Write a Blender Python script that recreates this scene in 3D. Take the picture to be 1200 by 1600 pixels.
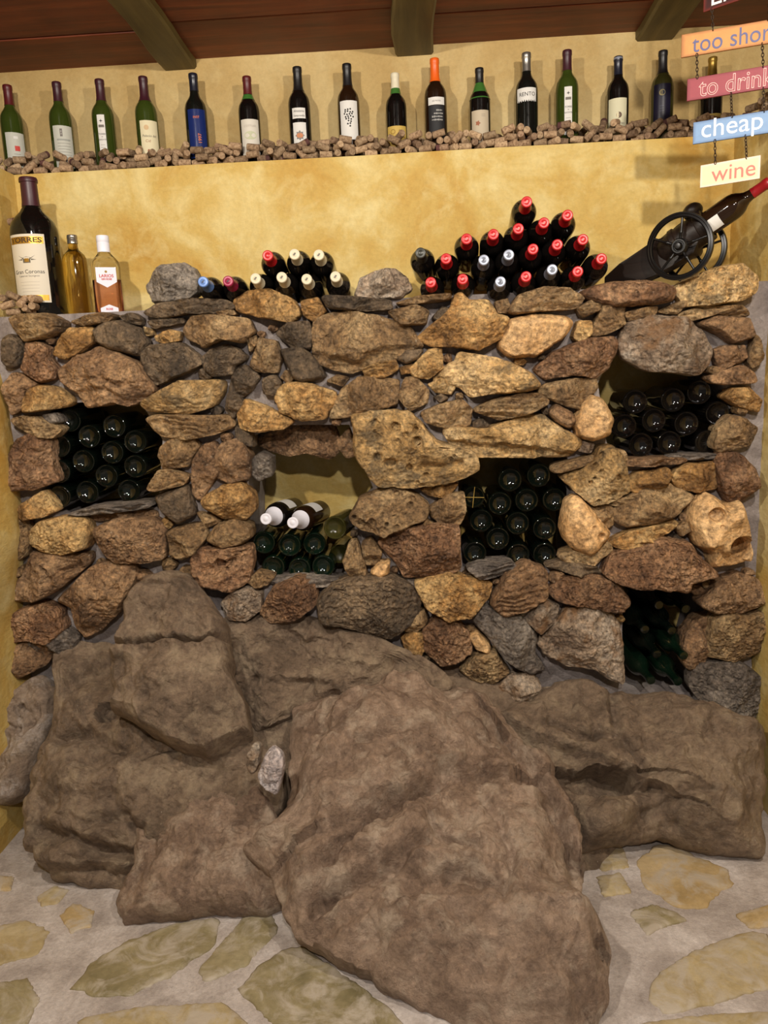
import bpy, bmesh, math, random
import numpy as np
from mathutils import Vector, Matrix

# ------------------------------------------------------------------ clear
for o in list(bpy.data.objects):
    bpy.data.objects.remove(o, do_unlink=True)
scene = bpy.context.scene
COL = scene.collection
random.seed(7)
RNG = np.random.default_rng(11)

# ------------------------------------------------------------------ camera
FPX = 1200.0
EYE = np.array([0.0, 0.0, 1.5])
_a = np.array([50.0, 226.0, -FPX]); _a /= np.linalg.norm(_a)        # world +Y in camera axes
_u = np.array([-0.034, 1.0, 0.0]); _u -= _u.dot(_a) * _a; _u /= np.linalg.norm(_u)   # world +Z
_x = np.cross(_a, _u)                                               # world +X
AX = np.array([_x, _a, _u])                                         # rows: world axes in camera axes
cam_data = bpy.data.cameras.new('camera')
cam_data.sensor_fit = 'VERTICAL'
cam_data.sensor_height = 36.0
cam_data.sensor_width = 27.0
cam_data.lens = 36.0 * FPX / 1600.0
cam_data.clip_start = 0.05
cam = bpy.data.objects.new('camera', cam_data)
COL.objects.link(cam)
_m = Matrix([[AX[i][j] for j in range(3)] + [EYE[i]] for i in range(3)] + [[0, 0, 0, 1]])
cam.matrix_world = _m
scene.camera = cam

def ray(px, py):
    return AX @ np.array([px - 600.0, 800.0 - py, -FPX])
def P(px, py, Y):
    d = ray(px, py); return EYE + d * (Y / d[1])
def PZ(px, py, z):
    d = ray(px, py); return EYE + d * ((z - EYE[2]) / d[2])
def PP(px, py, o, n):
    d = ray(px, py); return EYE + d * (np.dot(o - EYE, n) / np.dot(d, n))

# ------------------------------------------------------------------ light
world = bpy.data.worlds.new('room_light'); scene.world = world
world.use_nodes = True
world.node_tree.nodes['Background'].inputs[0].default_value = (1.0, 0.90, 0.80, 1)
world.node_tree.nodes['Background'].inputs[1].default_value = 0.14

def spot(name, loc, target, power, color, size=2.2, radius=0.028, blend=0.6):
    l = bpy.data.lights.new(name, 'SPOT'); l.energy = power; l.color = color
    l.spot_size = size; l.spot_blend = blend; l.shadow_soft_size = radius
    o = bpy.data.objects.new(name, l); COL.objects.link(o)
    o.location = loc
    o.rotation_euler = (Vector(target) - Vector(loc)).to_track_quat('-Z', 'Y').to_euler()
    return o
spot('ceiling_spot', (-0.85, 0.80, 2.46), (-0.5, 2.6, 1.3), 86, (1.0, 0.91, 0.78))
spot('ceiling_spot', (0.78, 0.80, 2.46), (0.35, 2.6, 1.3), 86, (1.0, 0.91, 0.78))
spot('ceiling_spot', (0.15, -0.6, 2.46), (0.0, 2.0, 0.4), 125, (1.0, 0.93, 0.85), radius=0.05)

vs = scene.view_settings
vs.view_transform = 'Standard'; vs.look = 'None'; vs.gamma = 1.0; vs.use_curve_mapping = False
vs.exposure = 0.16

# ------------------------------------------------------------------ object helpers
def empty(name, loc=(0, 0, 0), parent=None):
    o = bpy.data.objects.new(name, None); COL.objects.link(o)
    o.location = loc; o.empty_display_size = 0.05
    if parent is not None: o.parent = parent
    return o
def tag(o, label=None, cat=None, group=None, kind=None):
    if label: o['label'] = label
    if cat: o['category'] = cat
    if group: o['group'] = group
    if kind: o['kind'] = kind
    return o
def mesh_data(name, v, f, mat, smooth=True):
    me = bpy.data.meshes.new(name)
    me.from_pydata([tuple(map(float, q)) for q in v], [], [tuple(int(i) for i in q) for q in f])
    if mat is not None: me.materials.append(mat)
    if smooth: me.polygons.foreach_set('use_smooth', [True] * len(me.polygons))
    me.update(); return me
def obj(name, me, parent=None, loc=(0, 0, 0), rot=None):
    o = bpy.data.objects.new(name, me); COL.objects.link(o)
    o.location = loc
    if rot is not None: o.rotation_euler = rot
    if parent is not None: o.parent = parent
    return o
def bm_obj(name, bm, mat, parent=None, loc=(0, 0, 0), rot=None, smooth=False, sharp=None):
    bmesh.ops.recalc_face_normals(bm, faces=bm.faces)
    me = bpy.data.meshes.new(name); bm.to_mesh(me); bm.free()
    me.materials.append(mat)
    if smooth:
        me.polygons.foreach_set('use_smooth', [True] * len(me.polygons))
        me.update()
        if sharp: me.set_sharp_from_angle(angle=sharp)
    return obj(name, me, parent, loc, rot)
def box_bm(x0, x1, y0, y1, z0, z1, bevel=0.0, bm=None, seg=2):
    b = bm or bmesh.new()
    r = bmesh.ops.create_cube(b, size=1.0)
    for v in r['verts']:
        v.co = Vector(((x0 + x1) / 2 + v.co.x * (x1 - x0), (y0 + y1) / 2 + v.co.y * (y1 - y0), (z0 + z1) / 2 + v.co.z * (z1 - z0)))
    if bevel:
        es = list({e for v in r['verts'] for e in v.link_edges})
        bmesh.ops.bevel(b, geom=es, offset=bevel, segments=seg, affect='EDGES', profile=0.5)
    return b
def lathe(profile, n=28, close_start=True, close_end=True):
    """profile: (r, z) list along the axis z; returns verts, faces"""
    v = []; f = []; ring = []
    for (r, z) in profile:
        if r < 1e-6:
            ring.append([len(v)]); v.append((0, 0, z))
        else:
            ring.append(list(range(len(v), len(v) + n)))
            for k in range(n):
                a = 2 * math.pi * k / n
                v.append((r * math.cos(a), r * math.sin(a), z))
    for A, B in zip(ring[:-1], ring[1:]):
        for k in range(n):
            k2 = (k + 1) % n
            if len(A) == 1 and len(B) == 1: continue
            if len(A) == 1: f.append((A[0], B[k2], B[k]))
            elif len(B) == 1: f.append((A[k], A[k2], B[0]))
            else: f.append((A[k], A[k2], B[k2], B[k]))
    if close_start and len(ring[0]) > 1: f.append(tuple(reversed(ring[0])))
    if close_end and len(ring[-1]) > 1: f.append(tuple(ring[-1]))
    return v, f

# ------------------------------------------------------------------ numpy noise
def _hash(ix, iy, iz, s):
    h = (ix.astype(np.int64) * 374761393 + iy.astype(np.int64) * 668265263 + iz.astype(np.int64) * 2147483647 + s * 974634777) & 0xFFFFFFFF
    h = ((h ^ (h >> 13)) * 1274126177) & 0xFFFFFFFF
    h = ((h ^ (h >> 16)) * 2246822519) & 0xFFFFFFFF
    return (h ^ (h >> 15)) & 0xFFFFFFFF
def vnoise(p, s=0):
    """gradient-like value noise in [-1,1], p (n,3)"""
    i = np.floor(p).astype(np.int64); f = p - i
    w = f * f * f * (f * (f * 6 - 15) + 10)
    out = np.zeros(len(p))
    for dx in (0, 1):
        for dy in (0, 1):
            for dz in (0, 1):
                h = _hash(i[:, 0] + dx, i[:, 1] + dy, i[:, 2] + dz, s)
                gx = (h & 1023) / 511.5 - 1; gy = ((h >> 10) & 1023) / 511.5 - 1; gz = ((h >> 20) & 1023) / 511.5 - 1
                d = gx * (f[:, 0] - dx) + gy * (f[:, 1] - dy) + gz * (f[:, 2] - dz)
                wx = w[:, 0] if dx else 1 - w[:, 0]; wy = w[:, 1] if dy else 1 - w[:, 1]; wz = w[:, 2] if dz else 1 - w[:, 2]
                out += d * wx * wy * wz
    return out * 1.1
def fbm(p, freq, octv=4, s=0, gain=0.5, ridged=False):
    a = 1.0; t = np.zeros(len(p)); q = p * freq
    for k in range(octv):
        n = vnoise(q, s + k * 17)
        t += a * ((0.5 - np.abs(n)) if ridged else n)
        a *= gain; q = q * 2.03 + 3.7
    return t
def worley(p, s=0):
    i = np.floor(p).astype(np.int64); best = np.full(len(p), 9.0); second = np.full(len(p), 9.0)
    cid = np.zeros(len(p), dtype=np.int64)
    for dx in (-1, 0, 1):
        for dy in (-1, 0, 1):
            for dz in (-1, 0, 1):
                c = i + np.array([dx, dy, dz])
                h = _hash(c[:, 0], c[:, 1], c[:, 2], s)
                q = np.stack([c[:, 0] + (h & 1023) / 1023, c[:, 1] + ((h >> 10) & 1023) / 1023, c[:, 2] + ((h >> 20) & 1023) / 1023], 1)
                d = np.sqrt(((p - q) ** 2).sum(1))
                n = d < best
                second = np.where(n, best, np.minimum(second, d))
                cid = np.where(n, h, cid)
                best = np.where(n, d, best)
    return best, second, cid

# ------------------------------------------------------------------ materials
def lin(r, g, b):
    c = []
    for v in (r, g, b):
        v /= 255.0
        c.append(v / 12.92 if v <= 0.04045 else ((v + 0.055) / 1.055) ** 2.4)
    return (c[0], c[1], c[2], 1.0)
class NT:
    def __init__(s, name):
        s.m = bpy.data.materials.new(name); s.m.use_nodes = True
        s.t = s.m.node_tree; s.b = s.t.nodes['Principled BSDF']
    def n(s, typ, **kw):
        nd = s.t.nodes.new(typ)
        for k, v in kw.items():
            if k.startswith('i_'):
                key = k[2:]
                nd.inputs[int(key) if key.isdigit() else key.replace('_', ' ')].default_value = v
            else: setattr(nd, k, v)
        return nd
    def l(s, a, b): s.t.links.new(a, b)
    def noise(s, vec, scale, detail=6, rough=0.55, dist=0.0):
        nd = s.n('ShaderNodeTexNoise', i_Scale=scale, i_Detail=detail, i_Roughness=rough, i_Distortion=dist)
        s.l(vec, nd.inputs['Vector']); return nd.outputs['Fac']
    def noisec(s, vec, scale, amt):
        nd = s.n('ShaderNodeTexNoise', i_Scale=scale, i_Detail=4.0); s.l(vec, nd.inputs['Vector'])
        vm = s.n('ShaderNodeVectorMath', operation='SCALE'); s.l(nd.outputs['Color'], vm.inputs[0]); vm.inputs['Scale'].default_value = amt
        return vm.outputs[0]
    def vadd(s, a, b):
        vm = s.n('ShaderNodeVectorMath', operation='ADD'); s.l(a, vm.inputs[0]); s.l(b, vm.inputs[1]); return vm.outputs[0]
    def ramp(s, fac, stops, interp='LINEAR'):
        nd = s.n('ShaderNodeValToRGB'); cr = nd.color_ramp; cr.interpolation = interp
        while len(cr.elements) < len(stops): cr.elements.new(0.5)
        for e, (p, c) in zip(cr.elements, stops):
            e.position = p; e.color = c if len(c) == 4 else (*c, 1)
        s.l(fac, nd.inputs[0]); return nd.outputs[0]
    def mix(s, fac, a, b, mode='MIX'):
        nd = s.n('ShaderNodeMix', data_type='RGBA', blend_type=mode)
        for sock, val in ((nd.inputs[0], fac), (nd.inputs[6], a), (nd.inputs[7], b)):
            if hasattr(val, 'is_linked'): s.l(val, sock)
            else: sock.default_value = val
        return nd.outputs[2]
    def math(s, op, a, b=None, clamp=False):
        nd = s.n('ShaderNodeMath', operation=op, use_clamp=clamp)
        for sock, val in ((nd.inputs[0], a), (nd.inputs[1], b)):
            if val is None: continue
            if hasattr(val, 'is_linked'): s.l(val, sock)
            else: sock.default_value = val
        return nd.outputs[0]
    def bump(s, height, strength, dist, prev=None):
        nd = s.n('ShaderNodeBump', i_Strength=strength, i_Distance=dist)
        s.l(height, nd.inputs['Height'])
        if prev is not None: s.l(prev, nd.inputs['Normal'])
        return nd.outputs['Normal']
    def done(s, color=None, rough=None, normal=None, spec=None):
        for key, val in (('Base Color', color), ('Roughness', rough), ('Normal', normal), ('Specular IOR Level', spec)):
            if val is None: continue
            if hasattr(val, 'is_linked'): s.l(val, s.b.inputs[key])
            else: s.b.inputs[key].default_value = val
        return s.m
def plain(name, rgb, rough=0.5, metal=0.0, spec=0.5, coat=0.0):
    k = NT(name)
    k.b.inputs['Base Color'].default_value = lin(*rgb)
    k.b.inputs['Roughness'].default_value = rough
    k.b.inputs['Metallic'].default_value = metal
    k.b.inputs['Specular IOR Level'].default_value = spec
    k.b.inputs['Coat Weight'].default_value = coat
    k.b.inputs['Coat Roughness'].default_value = 0.05
    return k.m

def rock_mat(name, dark, mid, light, speck=(225, 212, 190), grain=1.0, speckle=0.5, rough=0.62, patch=7.0, spec=0.5, stain=None):
    k = NT(name)
    tc = k.n('ShaderNodeTexCoord'); oi = k.n('ShaderNodeObjectInfo')
    off = k.n('ShaderNodeVectorMath', operation='MULTIPLY_ADD')
    k.l(oi.outputs['Random'], off.inputs[0]); off.inputs[1].default_value = (31.0, 17.0, 23.0)
    k.l(tc.outputs['Object'], off.inputs[2])
    v = off.outputs[0]
    n1 = k.noise(v, patch, 7, 0.62, 0.4)
    base = k.ramp(n1, [(0.30, lin(*dark)), (0.47, lin(*mid)), (0.66, lin(*light))])
    n2 = k.noise(v, 58, 9, 0.74)
    base = k.mix(0.9, base, k.ramp(n2, [(0.34, (0.24, 0.21, 0.19, 1)), (0.50, (1.0, 0.98, 0.95, 1)), (0.66, (1.85, 1.75, 1.6, 1))]), 'MULTIPLY')
    n3 = k.noise(v, 130, 4, 0.6)
    m3 = k.ramp(n3, [(0.60, (0, 0, 0, 1)), (0.70, (1, 1, 1, 1))])
    n4 = k.noise(v, 9, 4, 0.6)
    m4 = k.ramp(n4, [(0.45, (0, 0, 0, 1)), (0.62, (1, 1, 1, 1))])
    mm = k.math('MULTIPLY', m3, m4)
    mm = k.math('MULTIPLY', mm, speckle)
    base = k.mix(mm, base, lin(*speck))
    if stain:
        n5 = k.noise(v, 13, 5, 0.6, 0.6)
        m5 = k.ramp(n5, [(0.52, (0, 0, 0, 1)), (0.66, (0.75, 0.75, 0.75, 1))])
        base = k.mix(m5, base, lin(*stain))
    var = k.n('ShaderNodeHueSaturation')
    k.l(k.math('MULTIPLY_ADD', oi.outputs['Random'], 0.34), var.inputs['Value'])
    var.inputs['Value'].links[0].from_node.inputs[2].default_value = 1.02
    k.l(base, var.inputs['Color'])
    h = k.noise(v, 85, 10, 0.76)
    vor = k.n('ShaderNodeTexVoronoi', i_Scale=85.0); k.l(v, vor.inputs['Vector'])
    nb = k.bump(k.noise(v, 16, 8, 0.65), 0.7 * grain, 0.03)
    nb = k.bump(h, 1.0 * grain, 0.021, nb)
    v2 = k.n('ShaderNodeTexVoronoi', i_Scale=30.0); k.l(k.vadd(v, k.noisec(v, 14, 0.05)), v2.inputs['Vector'])
    nb = k.bump(v2.outputs['Distance'], 0.55 * grain, 0.022, nb)
    rn = k.n('ShaderNodeTexNoise', noise_type='RIDGED_MULTIFRACTAL', i_Scale=26.0, i_Detail=7.0, i_Roughness=0.6); k.l(v, rn.inputs['Vector'])
    nb = k.bump(rn.outputs['Fac'], 0.7 * grain, 0.014, nb)
    nb = k.bump(vor.outputs['Distance'], 0.6 * grain, 0.009, nb)
    rr = k.ramp(n2, [(0.3, (rough + 0.12,) * 3), (0.7, (rough - 0.16,) * 3)])
    return k.done(var.outputs['Color'], rr, nb, spec)
# ------------------------------------------------------------------ room shell
YB = 2.86          # face of the yellow wall under the ledge
YU = 3.04          # upper wall behind the ledge
XL, XR = -1.41, 1.112
Z_LEDGE = P(560, 243, YB)[2]
Z_CEIL = P(300, 104, YU)[2]

def plaster(name, a, b, c, scale=1.0):
    k = NT(name); tc = k.n('ShaderNodeTexCoord'); v = tc.outputs['Object']
    n1 = k.noise(v, 2.6 * scale, 6, 0.6, 0.8)
    base = k.ramp(n1, [(0.30, lin(*a)), (0.50, lin(*b)), (0.68, lin(*c))])
    n2 = k.noise(v, 11 * scale, 6, 0.62, 0.6)
    base = k.mix(k.ramp(n2, [(0.50, (0, 0, 0, 1)), (0.72, (0.55, 0.55, 0.55, 1))]), base, lin(*c))
    n3 = k.noise(v, 70, 6, 0.7)
    base = k.mix(0.35, base, k.ramp(n3, [(0.3, (0.72, 0.70, 0.62, 1)), (0.6, (1.08, 1.06, 1.0, 1))]), 'MULTIPLY')
    mp = k.n('ShaderNodeMapping'); mp.inputs['Scale'].default_value = (9, 9, 22); mp.inputs['Rotation'].default_value = (0, 0.5, 0)
    k.l(v, mp.inputs['Vector'])
    nb = k.bump(k.noise(mp.outputs['Vector'], 1.2, 7, 0.65), 0.30, 0.02)
    nb = k.bump(n3, 0.25, 0.004, nb)
    return k.done(base, 0.72, nb, 0.3)
M_YEL = plaster('yellow_plaster', (188, 146, 66), (203, 174, 102), (224, 208, 152))
M_UPW = plaster('upper_plaster', (176, 146, 92), (188, 160, 106), (204, 182, 132), 0.8)

def wavy_wall(name, p00, du, dv, nu, nv, nrm, amp, mat, seed, parent=None, thick=0.12, shape=None):
    """plastered wall panel with slightly uneven face and real thickness"""
    p00, du, dv, nrm = (np.array(q, float) for q in (p00, du, dv, nrm))
    uu, vv = np.meshgrid(np.linspace(0, 1, nu), np.linspace(0, 1, nv))
    uu = uu.ravel(); vv = vv.ravel()
    pts = p00 + uu[:, None] * du + vv[:, None] * dv
    h = amp * fbm(pts, 2.2, 3, seed) + amp * 0.25 * fbm(pts, 12, 3, seed + 5)
    if shape is not None: h = h + shape(pts)
    front = pts + h[:, None] * nrm
    back = pts - thick * nrm
    v = np.vstack([front, back]); n = nu * nv; f = []
    for j in range(nv - 1):
        for i in range(nu - 1):
            a = j * nu + i; f.append((a, a + 1, a + nu + 1, a + nu)); f.append((n + a, n + a + nu, n + a + nu + 1, n + a + 1))
    edge = [i for i in range(nu)] + [j * nu + nu - 1 for j in range(1, nv)] + [(nv - 1) * nu + i for i in range(nu - 2, -1, -1)] + [j * nu for j in range(nv - 2, 0, -1)]
    for a, b in zip(edge, edge[1:] + edge[:1]): f.append((a, n + a, n + b, b))
    me = mesh_data(name, v, f, mat)
    me.set_sharp_from_angle(angle=math.radians(50))
    o = obj(name, me, parent); return o

# lower wall with the ledge on top, upper wall behind the ledge
w = wavy_wall('wall_back', (XL - 0.02, YB, -0.1), (XR - XL + 0.04, 0, 0), (0, 0, Z_LEDGE + 0.1), 90, 60, (0, -1, 0), 0.005, M_YEL, 3, thick=0.24)
tag(w, 'yellow mottled plaster wall behind the stone wall, below the cork ledge', kind='structure')
w = wavy_wall('wall_upper', (XL - 0.9, YU, Z_LEDGE - 0.02), (XR - XL + 1.6, 0, 0), (0, 0, Z_CEIL - Z_LEDGE + 0.06), 80, 14, (0, -1, 0), 0.005, M_UPW, 9, thick=0.1)
tag(w, 'beige plaster strip of wall behind the row of bottles on the ledge', kind='structure')
def left_shape(p):   # the plaster swells a little towards the stonework
    t = np.clip((2.72 - p[:, 1]) / 0.3, 0, 1) * np.clip((1.72 - p[:, 2]) / 0.25, 0, 1) * np.clip((p[:, 2] - 0.70) / 0.3, 0, 1)
    return 0.075 * t
w = wavy_wall('wall_left', (XL, YB + 0.02, -0.1), (0, -1.6, 0), (0, 0, Z_LEDGE + 0.1), 50, 60, (1, 0, 0), 0.006, M_YEL, 21, thick=0.30, shape=left_shape)
tag(w, 'yellow plaster side wall beside the big wine bottle', kind='structure')
w = wavy_wall('wall_right', (XR, YB + 0.02, -0.1), (0, -1.6, 0), (0, 0, Z_LEDGE + 0.1), 50, 60, (-1, 0, 0), 0.006, M_YEL, 31, thick=0.30)
tag(w, 'yellow plaster side wall beside the cannon shaped bottle holder', kind='structure')

# ---- ceiling: boards and beams
def wood(name, a, b, c, axis, rough=0.55):
    k = NT(name); tc = k.n('ShaderNodeTexCoord'); oi = k.n('ShaderNodeObjectInfo')
    off = k.n('ShaderNodeVectorMath', operation='MULTIPLY_ADD')
    k.l(oi.outputs['Random'], off.inputs[0]); off.inputs[1].default_value = (5, 7, 3); k.l(tc.outputs['Object'], off.inputs[2])
    mp = k.n('ShaderNodeMapping'); mp.inputs['Scale'].default_value = (2.2, 26, 26) if axis == 'x' else (26, 2.2, 26)
    k.l(off.outputs[0], mp.inputs['Vector'])
    g = k.noise(mp.outputs['Vector'], 1.0, 6, 0.6, 0.5)
    base = k.ramp(g, [(0.3, lin(*a)), (0.5, lin(*b)), (0.72, lin(*c))])
    blot = k.noise(off.outputs[0], 5, 5, 0.6)
    base = k.mix(0.5, base, k.ramp(blot, [(0.35, (0.55, 0.52, 0.5, 1)), (0.65, (1.2, 1.15, 1.1, 1))]), 'MULTIPLY')
    nb = k.bump(g, 0.35, 0.006)
    return k.done(base, rough, nb, 0.4)
M_BOARD = wood('red_brown_board', (84, 36, 16), (108, 48, 22), (132, 66, 34), 'x')
M_BEAM = wood('olive_beam', (66, 56, 28), (86, 74, 38), (108, 94, 54), 'y', 0.5)
ceil_bm = box_bm(-3.2, 3.0, -1.5, YU + 0.08, Z_CEIL + 0.07, Z_CEIL + 0.12)
ceiling = bm_obj('ceiling', ceil_bm, M_BOARD)
tag(ceiling, 'red brown boarded ceiling with olive brown beams', kind='structure')
YC = YU + 0.06
beams_px = [(258, 311, 109), (618, 677, 90), (990, 1047, 67)]
beam_x = []
for (x0, x1, py) in beams_px:
    a = PZ(x0, py, Z_CEIL - 0.006)[0]; b = PZ(x1, py, Z_CEIL - 0.006)[0]; beam_x.append((a, b))
beam_x = [(beam_x[0][0] - 0.86, beam_x[0][0] - 0.74)] + beam_x + [(beam_x[2][1] + 0.70, beam_x[2][1] + 0.83)]
edges_y = [YC, 2.75, 2.47, 2.18, 1.9, 1.6, 1.3, 1.0, 0.7, 0.4, 0.1, -0.2, -0.5, -0.8, -1.1, -1.48]
spans = [(-3.15, beam_x[0][0])] + [(beam_x[i][1], beam_x[i + 1][0]) for i in range(4)] + [(beam_x[4][1], 2.95)]
jit = [0.0, 0.03, -0.02, 0.045, -0.03, 0.01]
for si, (sa, sb) in enumerate(spans):
    for k in range(len(edges_y) - 1):
        y1 = edges_y[k] + (jit[si] if k else 0); y0 = edges_y[k + 1] + jit[si]
        dz = random.uniform(-0.004, 0.004)
        bm = box_bm(sa - 0.02 - (sa + sb) / 2, sb + 0.02 - (sa + sb) / 2, -(y1 - y0) / 2 + 0.003, (y1 - y0) / 2 - 0.003, 0, 0.05, 0.004)
        bm_obj('ceiling_board', bm, M_BOARD, ceiling, ((sa + sb) / 2, (y0 + y1) / 2, Z_CEIL + 0.022 + dz))
for (a, b) in beam_x:
    yl = YC - 0.0 + 1.5
    bm = bmesh.new(); n = 40; rows = []
    for i in range(n + 1):
        y = -yl / 2 + yl * i / n
        wob = 0.006 * math.sin(i * 1.3 + a * 9) + 0.004 * math.sin(i * 0.6 + b * 7)
        wl = -(b - a) / 2 + wob; wr = (b - a) / 2 + wob * 0.6
        rows.append([bm.verts.new(q) for q in ((wl, y, 0.08), (wl, y, 0.008), (wl + 0.008, y, 0), (wr - 0.008, y, 0), (wr, y, 0.008), (wr, y, 0.08))])
    for A, B in zip(rows[:-1], rows[1:]):
        for j in range(6): bm.faces.new((A[j], A[(j + 1) % 6], B[(j + 1) % 6], B[j]))
    bm.faces.new(rows[0]); bm.faces.new(list(reversed(rows[-1])))
    bm_obj('ceiling_beam', bm, M_BEAM, ceiling, ((a + b) / 2, -1.5 + yl / 2, Z_CEIL - 0.010))

# ------------------------------------------------------------------ rocks
def poly_px(s):
    return [tuple(float(q) for q in t.split(',')) for t in s.split()]
def centroid(pts):
    A = cx = cy = 0
    for (x0, y0), (x1, y1) in zip(pts, pts[1:] + pts[:1]):
        c = x0 * y1 - x1 * y0; A += c; cx += (x0 + x1) * c; cy += (y0 + y1) * c
    return (cx / (3 * A), cy / (3 * A))
def star_radii(pts, c, th):
    R = np.full(len(th), 0.0)
    for (x0, y0), (x1, y1) in zip(pts, pts[1:] + pts[:1]):
        ax, ay = x0 - c[0], y0 - c[1]; bx, by = x1 - c[0], y1 - c[1]
        dx, dy = bx - ax, by - ay
        ct, st = np.cos(th), np.sin(th)
        den = ct * dy - st * dx
        den = np.where(np.abs(den) < 1e-9, 1e-9, den)
        t = (ax * dy - ay * dx) / den
        u = (ax * st - ay * ct) / den
        ok = (t > 0) & (u >= -1e-6) & (u <= 1 + 1e-6)
        R = np.where(ok & (t > R), t, R)
    return R
def seg_dist(p, a, b):
    d = b - a; t = np.clip(((p - a) @ d) / max(d @ d, 1e-12), 0, 1)
    q = a + t[:, None] * d
    dd = p - q
    side = d[0] * (p[:, 1] - a[1]) - d[1] * (p[:, 0] - a[0])
    return np.sqrt((dd ** 2).sum(1)), np.sign(side), t

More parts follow.
